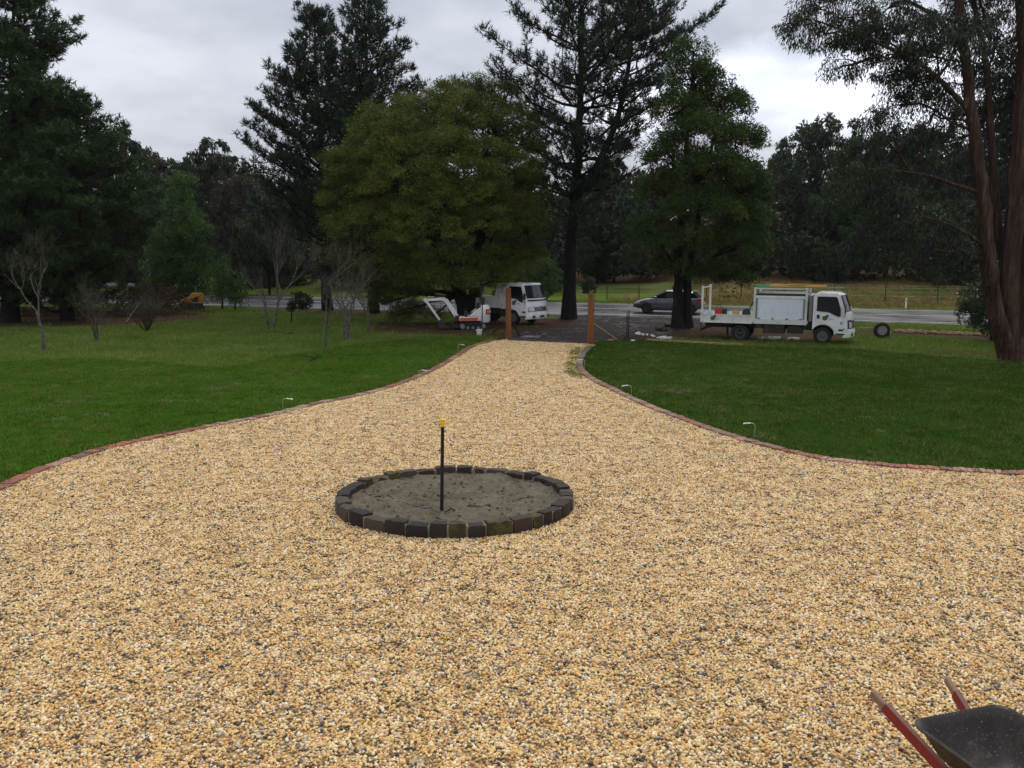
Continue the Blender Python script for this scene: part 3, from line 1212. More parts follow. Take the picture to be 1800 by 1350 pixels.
def picket(name, base, top, label, cap=False, w=0.035, group=None):
    root = thing(name, label, 'picket', base, group=group)
    d = Vector(top) - Vector(base)
    m = MB()
    for k in range(3):                                   # Y-shaped section
        a = 2 * PI * k / 3 + PI / 2
        off = Vector((math.cos(a), math.sin(a), 0))
        m.obox(off * w * 0.28 + Vector((0, 0, -0.15)), d + off * w * 0.28, w * 0.56 if abs(off.x) > .5 else w * 0.18, w * 0.18 if abs(off.x) > .5 else w * 0.56, off)
    m.build('post', 'black_steel', root)
    if cap:
        c = MB()
        for z0, z1, s in ((-0.07, 0.035, 0.034), (0.035, 0.046, 0.042)):
            c.loft([[(d.x + sx * s * (1.0 if z > 0 else .85), d.y + sy * s * (1.0 if z > 0 else .85), d.z + z) for sx, sy in ((-1, -1), (1, -1), (1, 1), (-1, 1))] for z in (z0, z1)])
        c.build('cap', 'yellow_cap', root, bevel=0.006)
    return root


pb = P(776, 900, 0.14)
ptop = at(778, 742, pb.y - 0.02)
picket('steel_picket', pb, ptop, 'black steel picket with a yellow cap standing in the garden bed', True, 0.058)
for u0, v0, u1, v1, lab in ((1101.5, 599, 1102.5, 549, 'dark steel picket beyond the right gate post, the shorter of two'), (1104.5, 596, 1106, 546, 'dark steel picket beyond the right gate post, the taller of two'),
                            (1097.5, 599, 1097.5, 591, 'very short dark peg beside two steel pickets'), (847, 582, 848, 535, 'thin dark picket standing before the small excavator')):
    b_ = P(u0, v0)
    picket('steel_picket', b_, at(u1, v1, b_.y), lab, False, 0.05, 'dark steel pickets near the gate')


# ------------------------------------------------------------------ solar path lights
simple('grey_stem', (0.42, 0.44, 0.42), 0.35, 0.6, var=0.1)
simple('white_lamp', (0.80, 0.80, 0.78), 0.3, var=0.06)
simple('lamp_panel', (0.03, 0.035, 0.05), 0.2)


def path_light(label):
    root = thing('path_light', label, 'garden light', group='curved garden lights along the driveway')
    pts = [(0, 0, -.1), (0, 0, .30)] + [(0.09 - 0.09 * math.cos(a), 0, .30 + 0.075 * math.sin(a)) for a in np.linspace(0.25, PI * 0.62, 7)]
    MB().tube(pts, 0.0085, 6).build('stem', 'grey_stem', root, smooth=60)
    e = Vector(pts[-1])
    h = MB()
    h.loft([[(e.x + dx, y * w, e.z + z + dz) for y, z in ((-1, -.012), (1, -.012), (1, .016), (-1, .016))] for dx, w, dz in ((-.01, .014, 0.004), (.05, .03, 0), (.13, .032, -.012), (.17, .018, -.022))])
    hd = h.build('lamp_head', 'white_lamp', root, bevel=0.008)
    MB().box(e.x + .04, e.x + .12, -.02, .02, e.z + .0165, e.z + .019).build('solar_panel', 'lamp_panel', hd)
    return root


LIGHTS = [(498, 724, 0.0, 'curved white garden light nearest the far left corner of the gravel'), (736, 670, 0.05, 'curved white garden light at the left lawn edge, middle of three'),
          (805, 621, 0.0, 'curved white garden light at the left lawn edge nearest the gate'), (1027, 650, PI - .1, 'curved white garden light leaning over the mossy stone edging'),
          (1110, 699, PI - .2, 'curved white garden light on the right lawn near the drive bend'), (1326, 772, PI - .25, 'curved white garden light beside dead weeds on the right lawn')]
proto = path_light(LIGHTS[0][3])
for i, (u, v, a, lab) in enumerate(LIGHTS):
    o = proto if i == 0 else copy_tree(proto)
    o['label'] = lab
    o.location = P(u, v)
    o.scale = (.88, .88, .92)
    o.rotation_euler = (random.uniform(-.05, .05), random.uniform(-.05, .05), a)


# ------------------------------------------------------------------ gate posts and braces
bark_mat('post_timber', (0.10, 0.036, 0.012), (0.32, 0.135, 0.05), 9.0, 0.06, 0.35, 0.6)
bark_mat('pale_timber', (0.34, 0.22, 0.10), (0.52, 0.37, 0.19), 9.0, 0.2, 0.2, 0.7)
bark_mat('dark_timber', (0.03, 0.022, 0.016), (0.085, 0.06, 0.042), 9.0, 0.2, 0.3, 0.8)


def gate_post(base, h, r, label, lean, cut):
    rng = random.Random(int(base[0] * 100))
    pts, rad = [], []
    for i in range(14):
        s = i / 13
        pts.append((lean * s * h + rng.uniform(-.006, .006), rng.uniform(-.006, .006), -0.2 + (h + 0.2) * s))
        rad.append(r * (1.06 - 0.1 * s) * rng.uniform(0.975, 1.025))
    root = thing('gate_post', label, 'gate post', base, group='rough timber gate posts at the end of the drive')
    m = MB().tube(pts, rad, 16)
    for k in range(16):
        x, y, z = m.V[-16 + k]
        m.V[-16 + k] = (x, y, z + cut * x)
    m.build('log', 'post_timber', root, smooth=50)
    k = MB()
    for _ in range(3):
        a, z = rng.uniform(PI, 2 * PI), rng.uniform(.5, h - .4)
        k.lathe([(0.035, 0.0), (0.03, 0.02), (0.012, 0.028)], 8, 'y', (r * .9 * math.cos(a), r * .9 * math.sin(a) - .03, z))
    k.build('knots', 'dark_timber', root, smooth=60)['kind'] = 'stuff'
    return root


gl, gr = P(894, 596), P(1038, 606)
gate_post(gl, 2.28, 0.125, 'weathered orange timber gate post in front of the tipper truck', -0.006, 0.1)
gate_post(gr, 2.16, 0.130, 'reddish timber gate post standing alone on the right of the drive', 0.0, -0.2)


def stick(name, p, q, w, h, mat, label, cat):
    p, q = Vector(p), Vector(q)
    m = MB()
    o = (p + q) / 2
    m.obox(p - o, q - o, w, h)
    b = m.build(name, mat, None, bevel=0.004)
    b.location = o
    return tag(b, label, cat)


e = P(1084, 598)
stick('timber_brace', at(1043.5, 569, gr.y + .05), (e.x, e.y, 0.03), 0.055, 0.055, 'pale_timber', 'pale timber brace leaning against the right gate post', 'brace')
e = P(866, 585)
stick('timber_brace', at(889, 566, gl.y + .2), (e.x, e.y, 0.02), 0.05, 0.05, 'dark_timber', 'dark brace sloping left from the orange gate post', 'brace')
e = P(913, 590)
stick('timber_brace', at(898, 561, gl.y + .2), (e.x, e.y, 0.02), 0.05, 0.05, 'dark_timber', 'dark brace sloping right from the orange gate post', 'brace')
stick('wooden_peg', P(1082, 600, -.05), P(1081, 590, .12), 0.05, 0.05, 'dark_timber', 'dark wooden peg at the foot of the pale brace', 'peg')
a_, b_ = P(1138, 599), P(1305, 608)
stick('timber_board', (a_.x, a_.y, .045), (b_.x, b_.y, .045), 0.04, 0.09, 'pale_timber', 'long pale timber board on edge along the right lawn end', 'board')
stick('timber_offcut', P(1069, 598, .04), P(1079, 597.5, .04), 0.12, 0.07, 'pale_timber', 'short pale timber offcut on the soil by the right post', 'offcut')
stick('timber_offcut', P(1024, 605, .04), P(1046, 608, .04), 0.14, 0.07, 'pale_timber', 'pale timber offcut at the foot of the right gate post', 'offcut')
a_, b_ = P(1196, 577), P(1217, 576)
stick('old_sleeper', (a_.x, a_.y, .06), (b_.x, b_.y, .06), 0.2, 0.12, 'dark_timber', 'dark sleeper lying at the foot of the twin trunks', 'sleeper')
for i, (u, v, du, lab) in enumerate(((1163, 579, 8, 'split log behind the firewood by the twin trunks'), (1158, 581.5, 9, 'front split log of the firewood by the twin trunks'), (1168, 582, 7, 'short split log at the end of the firewood'), (1174, 575, 9, 'thin log leaning on the firewood by the twin trunks'))):
    a_, b_ = P(u - du / 2, v + .6), P(u + du / 2, v)
    o = MB().tube([Vector((a_.x, a_.y, .07 + .05 * (i % 2))) - a_, Vector((b_.x, b_.y, .09)) - a_], [0.09, 0.08], 8).build('log', 'dark_timber', smooth=50)
    o.location = a_
    tag(o, lab, 'log', 'firewood on the track beside the twin trunks')


# rubble heaps: lumps of pale stone dumped on the track
def rubble(name, pts, n, smin, smax, mat, label):
    rng = random.Random(len(label))
    m = MB()
    for i in range(n):
        u0, v0, u1, v1 = pts
        t = rng.random()
        c = P(u0 + (u1 - u0) * t, v0 + (v1 - v0) * t + rng.gauss(0, 1.0))
        s = rng.uniform(smin, smax)
        rings = []
        for z, k in ((0, .8), (.35, 1), (.8, .6)):
            rings.append([(c.x + s * k * math.cos(a + rng.uniform(-.2, .2)) * rng.uniform(.8, 1.2), c.y + s * k * math.sin(a) * rng.uniform(.8, 1.2), s * z) for a in np.linspace(0, 2 * PI, 6, endpoint=False)])
        m.loft(rings)
    o = m.build(name, mat, smooth=30)
    return tag(o, label, kind='stuff')


simple('pale_rubble', (0.62, 0.61, 0.58), 0.7, var=0.2, dirt=((0.2, 0.17, 0.13), .5))
simple('litter_brown', (0.17, 0.085, 0.04), 0.8, var=0.5, scale=9)
rubble('pale_rubble', (1118, 586, 1150, 592), 22, .03, .08, 'pale_rubble', 'scattered white broken stones on the dark track')
rubble('white_gravel_heap', (1156, 594, 1180, 596), 34, .04, .10, 'pale_rubble', 'low heap of white gravel at the edge of the dark track')
rubble('pale_gravel', (1333, 596, 1370, 596), 40, .05, .12, 'pale_rubble', 'pale gravel spilled on the ground under the service truck')
rubble('pale_rubble', (1383, 597, 1404, 597), 18, .04, .10, 'pale_rubble', 'a few pale stones under the service truck cab')
rubble('leaf_litter', (1572, 583, 1745, 590), 240, .05, .15, 'litter_brown', 'brown leaf litter along the verge under the gum tree')
rubble('white_stone', (1111, 599, 1114, 599), 2, .07, .1, 'pale_rubble', 'two white stones at the far lawn edge near the pickets')


# ------------------------------------------------------------------ bucket
def bucket():
    b = P(842.5, 589)
    root = thing('bucket', 'white plastic bucket on the grass before the small excavator', 'bucket', b)
    simple('white_plastic', (0.74, 0.73, 0.69), 0.4, var=0.06, dirt=((.3, .25, .2), .3))
    MB().lathe([(0.115, 0), (0.142, 0.25), (0.152, .25), (0.152, .272), (0.14, .272), (0.112, .02)], 20).build('pail', 'white_plastic', root, smooth=35)
    MB().tube([(0.15 * math.cos(a), -.05 - 0.06 * math.sin(a), .255 - 0.13 * math.sin(a)) for a in np.linspace(0, PI, 10)], 0.005, 5).build('handle', 'grey_stem', root)
bucket()


# ------------------------------------------------------------------ wheelbarrow
def wheelbarrow():
    fwd = Vector((0.29, -0.957, 0)).normalized()
    rz = math.atan2(fwd.y, fwd.x)
    rear_l, rear_r = P(1601, 1264, .66), P(1768, 1243, .66)
    o = (rear_l + rear_r) / 2 + Vector((-.03, -.02, 0))
    root = thing('wheelbarrow', 'black wheelbarrow with red handles standing on the gravel', 'wheelbarrow', (o.x, o.y, 0.02), rz)
    simple('red_paint', (0.24, 0.014, 0.012), 0.5, var=0.25, scale=9, dirt=((.11, .07, .05), .85))
    tm = NT('worn_red_paint')
    ob_ = tm.obj()
    nz_ = tm.n('ShaderNodeSeparateXYZ')
    tm.L.new(tm.n('ShaderNodeTexCoord').outputs['Normal'], nz_.inputs[0])
    wear = tm.rng(tm.math('ADD', nz_.outputs[2], tm.math('MULTIPLY', tm.math('SUBTRACT', tm.noise(18, 6, .75, ob_), .5), 1.6)), .55, .95, 0, .85)
    cr_ = tm.mix(tm.noise(10, 6, .7, ob_), (0.15, 0.010, 0.009), (0.27, 0.022, 0.018))
    tm.color(tm.mix(wear, cr_, (0.155, 0.095, 0.062)))
    tm.rough(.6)
    simple('worn_grip', (0.23, 0.135, 0.085), 0.7, var=0.25, scale=14)
    t = NT('black_tray')
    ob = t.obj()
    n1, n2 = t.noise(5, 6, .7, ob), t.noise(55, 4, .7, ob)
    c = t.ramp(n1, [(.3, (.010, .008, .007)), (.7, (.034, .025, .020))])
    c = t.mix(t.rng(n2, .62, .70, 0, .8), c, (.36, .31, .25))
    cem = t.noise(2.2, 8, .8, ob)
    c = t.mix(t.rng(t.math('ADD', cem, t.math('MULTIPLY', n2, .3)), .70, .80, 0, .65), c, (.17, .145, .12))
    c = t.mix(t.rng(t.noise(3, 6, .75, ob), .50, .72, 0, .7), c, (.11, .07, .048))
    sx_ = t.n('ShaderNodeMapping')
    t.L.new(ob, sx_.inputs['Vector'])
    sx_.inputs['Scale'].default_value = (3, 3, 40)
    c = t.mix(t.rng(t.noise(7, 5, .8, sx_.outputs[0]), .66, .74, 0, .5), c, (.26, .23, .19))
    t.color(c)
    t.rough(t.rng(n1, .3, .7, .4, .65))
    t.bsdf.inputs['Specular IOR Level'].default_value = .3
    t.bump(n2, .25, .004)
    W = (rear_r - rear_l).length / 2 + .005

    def ring(x0, x1, w, z, rr, n=7, tilt=0.0):
        pts = []
        for cx, cy, a0 in ((x1 - rr, w - rr, 0), (x0 + rr, w - rr, PI / 2), (x0 + rr, -w + rr, PI), (x1 - rr, -w + rr, 1.5 * PI)):
            for k in range(n):
                a = a0 + PI / 2 * k / (n - 1)
                x = cx + rr * math.cos(a)
                pts.append((x, cy + rr * math.sin(a), z + tilt * x))
        return pts
    T = .0
    outer = [ring(.27, .62, W - .21, .36, .06), ring(.13, .84, W - .09, .47, .09), ring(.02, 1.0, W - .005, .635, .11), ring(-.005, 1.02, W + .022, .645, .12), ring(-.008, 1.025, W + .026, .66, .12)]
    inner = [ring(.005, 1.012, W + .012, .668, .11), ring(.03, .99, W - .012, .655, .11), ring(.06, .95, W - .045, .60, .11), ring(.145, .825, W - .105, .475, .09), ring(.27, .63, W - .20, .385, .08), ring(.34, .55, W - .27, .376, .04)]
    m = MB().loft(outer + inner)
    m.build('tray', 'black_tray', root, smooth=50)
    # handles: square timbers from the grips to the wheel
    for s in (1, -1):
        y0, y1 = s * (W - .075), s * .12
        near = s < 0
        p0, p1, p2 = Vector((-.475, s * (W - .05), .625)), Vector((.25, s * (W - .19), .29)), Vector((1.15, s * .07, .19))
        MB().obox(p0.lerp(p1, .17), p1, .045, .085).obox(p1, p2, .045, .07).build('handle', 'worn_red_paint', root, bevel=.006)
        MB().obox(p0, p0.lerp(p1, .175), .043, .056).build('grip', 'worn_grip', root, bevel=.012)
        lg = MB().tube([(.15, y0 * .8, .33), (.05, y0 * .85, .02), (.28, y0 * .85, .02), (.48, y0 * .5, .27)], .016, 8)
        lg.build('leg', 'black_steel', root, smooth=50)
    w = MB().lathe([(.10, -.03), (.16, -.045), (.19, -.03), (.2, 0), (.19, .03), (.16, .045), (.10, .03)], 24, 'y', (1.15, 0, .2)).build('wheel', 'black_steel', root, smooth=40)
    MB().lathe([(.02, -.05), (.1, -.032), (.1, .032), (.02, .05)], 18, 'y', (1.15, 0, .2)).build('rim', 'red_paint', w, smooth=40)
wheelbarrow()

# ------------------------------------------------------------------ vehicles
simple('white_paint', (0.80, 0.81, 0.81), 0.28, var=0.05, scale=2, dirt=((.30, .27, .23), .35), coat=0.4)
simple('tray_white', (0.70, 0.70, 0.67), 0.45, var=0.08, scale=3, dirt=((.24, .20, .16), .5))
simple('shutter_white', (0.74, 0.80, 0.84), 0.4, var=0.05, dirt=((.3, .3, .28), .25))
simple('black_trim', (0.018, 0.018, 0.019), 0.45, var=0.2)
simple('chassis_black', (0.022, 0.020, 0.018), 0.75, var=0.35, dirt=((.09, .065, .045), .6))
simple('tyre_rubber', (0.010, 0.010, 0.010), 0.85, var=0.25, dirt=((.05, .04, .03), .4))
simple('galvanised_rim', (0.26, 0.26, 0.25), 0.5, 0.3, var=.2, dirt=((.10, .08, .06), .5))
simple('steel_rim', (0.10, 0.10, 0.097), 0.45, 0.25, var=0.15, dirt=((.15, .12, .09), .5))
simple('chrome', (0.42, 0.42, 0.44), 0.2, 1.0, var=0.05)
simple('amber_lens', (0.75, 0.24, 0.02), 0.2)
simple('red_lens', (0.50, 0.012, 0.015), 0.2, var=.05)
simple('clear_lens', (0.62, 0.64, 0.66), 0.1, var=.1, scale=30)
simple('orange_paint', (0.80, 0.30, 0.02), 0.45, var=0.12)
simple('green_paint', (0.05, 0.32, 0.14), 0.45, var=0.1)
simple('logo_green', (0.07, 0.22, 0.015), 0.4)
simple('logo_grey', (0.36, 0.37, 0.36), 0.5)
simple('red_enamel', (0.42, 0.025, 0.015), 0.35, var=.1)
simple('grey_metal', (0.22, 0.225, 0.23), 0.5, 0.4, var=.2)
simple('excavator_white', (0.72, 0.71, 0.68), 0.35, var=.06, dirt=((.25, .18, .12), .4))
simple('excavator_orange', (0.62, 0.085, 0.02), 0.4, var=.1)
simple('loader_yellow', (0.50, 0.23, 0.02), 0.5, var=.2, dirt=((.08, .055, .03), .8))
simple('silver_grey_paint', (0.085, 0.094, 0.108), 0.3, 0.2, var=.03, coat=0.6)
t = NT('dark_glass')
t.color((0.006, 0.007, 0.008))
t.rough(0.05)
t.bsdf.inputs['Specular IOR Level'].default_value = 0.16
t = NT('windscreen_glass')
t.color((0.02, 0.025, 0.027))
t.rough(0.06)
t.bsdf.inputs['Specular IOR Level'].default_value = 0.5


def wheel(root, x, y, r=.37, w=.22, side=-1, hub='steel_rim', name='wheel', lugs=5):
    """tyre with a dished steel rim facing side*y"""
    s = side
    h = w / 2
    prof = [(r * .60, -h * .9), (r * .72, -h), (r * .90, -h * .98), (r * .985, -h * .75), (r, -h * .4), (r, h * .4), (r * .985, h * .75), (r * .9, h * .98), (r * .72, h), (r * .60, h * .9)]
    t = MB().lathe(prof, 28, 'y', (x, y, r)).build(name, 'tyre_rubber', root, smooth=40)
    e = y + s * h
    rim = MB().lathe([(r * .61, e - s * .01), (r * .585, e + s * .006), (r * .54, e - s * .005), (r * .50, e - s * .10), (r * .36, e - s * .12), (r * .27, e - s * .06), (r * .17, e - s * .05), (r * .14, e + s * .01), (r * .02, e + s * .015)], 24, 'y', (x, 0, r)).build('rim', hub, t, smooth=35)
    nuts = MB()
    for k in range(lugs):
        a = 2 * PI * k / lugs
        nuts.lathe([(r * .055, e - s * .035), (r * .045, e - s * .005)], 6, 'y', (x + r * .22 * math.cos(a), 0, r + r * .22 * math.sin(a)))
        nuts.lathe([(r * .075, e - s * .073), (r * .075, e - s * .066)], 8, 'y', (x + r * .42 * math.cos(a + .3), 0, r + r * .42 * math.sin(a + .3)))
    n = nuts.build('wheel_nuts', 'chassis_black', t)
    n['kind'] = 'stuff'
    return t


def logo(root, x, y, z, r):
    """round green and black emblem with a small black disc and a faint line of print, on the -y side"""
    m = MB().lathe([(r, 0), (r, -.004)], 28, 'y', (x, y, z)).lathe([(r * .5, 0), (r * .5, -.004)], 20, 'y', (x + r * 1.05, y, z + r * .95))
    b = m.build('emblem', 'black_trim', root)
    MB().lathe([(r * .72, -.004), (r * .72, -.007)], 24, 'y', (x - r * .08, y, z - r * .06)).build('emblem_disc', 'logo_green', b)
    k = MB()
    k.prism([(x - r * .35, z - r * .3), (x + r * .2, z - r * .3), (x - r * .05, z + r * .3)], y - .0095, y - .007)
    k.build('emblem_mark', 'black_trim', b)
    tx = MB()
    q = x + r * 1.25
    for i in range(9):
        w = r * .26
        tx.box(q, q + w * .75, y - .004, y - .001, z - r * .42, z - r * .1)
        q += w
    o = tx.build('lettering', 'logo_grey', root)
    o['kind'] = 'stuff'


def truck_cab(root, x0, W, ax, style):
    """forward-control cab; x0 = back of cab, ax = axle position, near side at y=0"""
    inset = lambda x, z: max(0.0, (z - 1.22)) * 0.11
    r_ = .455
    prof = [(0, .78), (0, 2.0), (.05, 2.12), (.24, 2.18), (.93, 2.17), (1.03, 2.11), (1.265, 1.40), (1.33, 1.22), (1.375, .80), (1.375, .50), (1.30, .44), (ax + r_ + .02, .44)]
    prof += [(ax + r_ * math.cos(a), .37 + r_ * math.sin(a)) for a in np.linspace(R(9), R(150), 12)]
    prof += [(0, .62)]
    pr = [(x0 + x, z) for x, z in prof]
    f0 = lambda x, z: inset(x, z)
    f1 = lambda x, z: W - inset(x, z)
    def bow(y):
        return .24 * (1 - abs(y / (W / 2) - 1) ** 2.4)
    def push(x, y):
        return bow(y) * float(smooth01((x - x0 - .70) / .45))
    rings = []
    for k in range(13):
        f = .5 - .5 * math.cos(PI * k / 12)
        rings.append([(x + push(x, W * f), W / 2 + (f - .5) * (W - 2 * inset(x, z)), z) for x, z in pr])
    cab = MB().loft(rings).build('cab', 'white_paint', root, bevel=.03, seg=3, smooth=40)

    def side(name, pts, off, th, mat, par=root, bev=0.0, far=True):
        m = MB()
        q = [(x0 + x, z) for x, z in pts]
        m.prism(q, lambda x, z: inset(x, z) - off - th, lambda x, z: inset(x, z) - off)
        if far:
            m2 = MB().prism(q, lambda x, z: W - inset(x, z) + off, lambda x, z: W - inset(x, z) + off + th)
            m2.build(name, mat, par, bevel=bev)
        return m.build(name, mat, par, bevel=bev)
    door = [(.10, 1.30), (.10, 2.05), (.16, 2.10), (.92, 2.09), (.98, 2.03), (1.19, 1.37), (1.22, 1.2), (1.24, .80), (1.20, .58), (.98, .52), (.90, .66), (.72, .82), (.50, .90), (.30, .92), (.12, .98)]
    dr = side('door', door, .002, .012, 'white_paint', bev=.008)
    side('side_window', [(.15, 1.42), (.15, 2.0), (.18, 2.03), (.90, 2.02), (.95, 1.97), (1.10, 1.50), (1.10, 1.22), (1.02, 1.20), (.62, 1.38), (.22, 1.41)], .015, .006, 'dark_glass', dr, far=False)
    side('door_handle', [(.17, 1.10), (.17, 1.27), (.28, 1.27), (.28, 1.10)], .015, .02, 'black_trim', dr, .006, far=False)
    side('step', [(ax + .52, .44), (ax + .52, .50), (1.30, .50), (1.30, .44)], .004, .02, 'black_trim')
    side('wheel_arch_lip', [(ax + (r_ + .035) * math.cos(a), .37 + (r_ + .035) * math.sin(a)) for a in np.linspace(R(20), R(150), 12)] + [(ax + r_ * math.cos(a), .37 + r_ * math.sin(a)) for a in np.linspace(R(150), R(20), 12)], .003, .03, 'black_trim' if style == 'service' else 'white_paint')
    # front: quads across the width, pushed out along the windscreen normal
    def front(name, xa, za, xb, zb, y0, y1, off, th, mat, par=root, bev=0.0, y2=None, y3=None):
        nx, nz = (za - zb), (xb - xa)
        l = math.hypot(nx, nz)
        nx, nz = nx / l, nz / l
        y2, y3 = (y0 if y2 is None else y2), (y1 if y3 is None else y3)
        rg = []
        ns = 9
        for k in range(ns):
            f = k / (ns - 1)
            ya, yb = y0 + (y1 - y0) * f, y2 + (y3 - y2) * f
            rg.append([(x0 + x_ + nx * d + push(x0 + x_, y_), y_, z_ + nz * d) for x_, z_, y_, d in ((xa, za, ya, off), (xa, za, ya, off + th), (xb, zb, yb, off + th), (xb, zb, yb, off))])
        return MB().loft(rg).build(name, mat, par, bevel=bev, smooth=35)
    ws = front('windscreen', 1.045, 2.07, 1.255, 1.44, .16, W - .16, .004, .008, 'windscreen_glass', cab, .004, .10, W - .10)
    front('windscreen_surround', 1.036, 2.095, 1.264, 1.41, .12, W - .12, .001, .003, 'black_trim', ws, 0, .06, W - .06)
    wp = MB()
    for y in (.55, 1.15):
        wp.obox((x0 + 1.275 + bow(y), y, 1.42), (x0 + 1.225 + bow(y + .38), y + .38, 1.58), .02, .015)
    wp.build('wiper', 'black_trim', ws)
    if style == 'service':
        front('grille', 1.338, 1.02, 1.374, .70, .42, W - .42, .006, .02, 'black_trim', cab, .01)
        for k in range(3):
            front('grille_bar', 1.352 + k * .008, .96 - .09 * k, 1.356 + k * .008, .93 - .09 * k, .40, W - .40, .03, .015, 'chrome', cab)
        hl = [(.05, .42), (W - .42, W - .05)]
        for a, b in hl:
            h_ = front('headlight', 1.333, 1.06, 1.374, .70, a, b, .005, .03, 'black_trim', cab, .02)
            front('headlight_lens', 1.352, .98, 1.372, .74, a + .05, b - .1, .037, .006, 'clear_lens', h_)
        front('front_panel', 1.29, 1.34, 1.335, 1.10, .3, W - .3, .006, .012, 'white_paint', cab, .01)
    else:
        front('front_strip', 1.285, 1.345, 1.315, 1.26, .06, W - .06, .008, .014, 'black_trim', cab, .008)
        front('grille', 1.345, .96, 1.368, .74, .44, W - .44, .006, .02, 'black_trim', cab, .012)
        for k in range(3):
            front('grille_bar', 1.350 + k * .006, .935 - .065 * k, 1.352 + k * .006, .905 - .065 * k, .46, W - .46, .03, .012, 'chrome', cab)
        g = front('grille_badge', 1.336, 1.01, 1.342, .95, W / 2 - .09, W / 2 + .09, .01, .03, 'chrome', cab, .01)
        for a, b in ((.04, .44), (W - .44, W - .04)):
            h_ = front('headlight', 1.340, .97, 1.372, .72, a, b, .005, .03, 'chrome', cab, .03)
            front('headlight_lens', 1.346, .94, 1.370, .75, a + .04, b - .05, .037, .006, 'clear_lens', h_, .01)
    bp = MB().loft([[(x0 + 1.34 + dx, y, z) for dx, z in ((-.12, .30), (.09 + c, .33), (.115 + c, .46), (.10 + c, .64), (-.05, .68))] for y, c in [(-.012, -.10)] + [(W * f_, bow(W * f_)) for f_ in (.06, .15, .3, .5, .7, .85, .94)] + [(W + .012, -.10)]])
    bp = bp.build('bumper', 'white_paint', root, bevel=.02)
    for y in ((.22, .5), (.75, W - .75), (W - .5, W - .22)):
        ym = (y[0] + y[1]) / 2
        MB().box(x0 + 1.40 + bow(ym), x0 + 1.462 + bow(ym), y[0], y[1], .40, .52).build('bumper_inlet', 'black_trim', bp, bevel=.01)
    for y in (-.005, W + .005):
        s = 1 if y > 1 else -1
        arm = MB().tube([(x0 + 1.17, y + s * -.06, 1.72), (x0 + 1.30, y + s * .12, 1.75), (x0 + 1.30, y + s * .12, 1.28), (x0 + 1.22, y + s * .0, 1.22)], .014, 6).build('mirror_arm', 'black_trim', root)
        MB().box(x0 + 1.26, x0 + 1.31, min(y + s * .02, y + s * .21), max(y + s * .02, y + s * .21), 1.36, 1.68).build('mirror', 'black_trim', arm, bevel=.02)
        MB().box(x0 + 1.22, x0 + 1.30, y - .02, y + .02, .66, .72).build('indicator', 'amber_lens', root, bevel=.008)
    return cab, dr


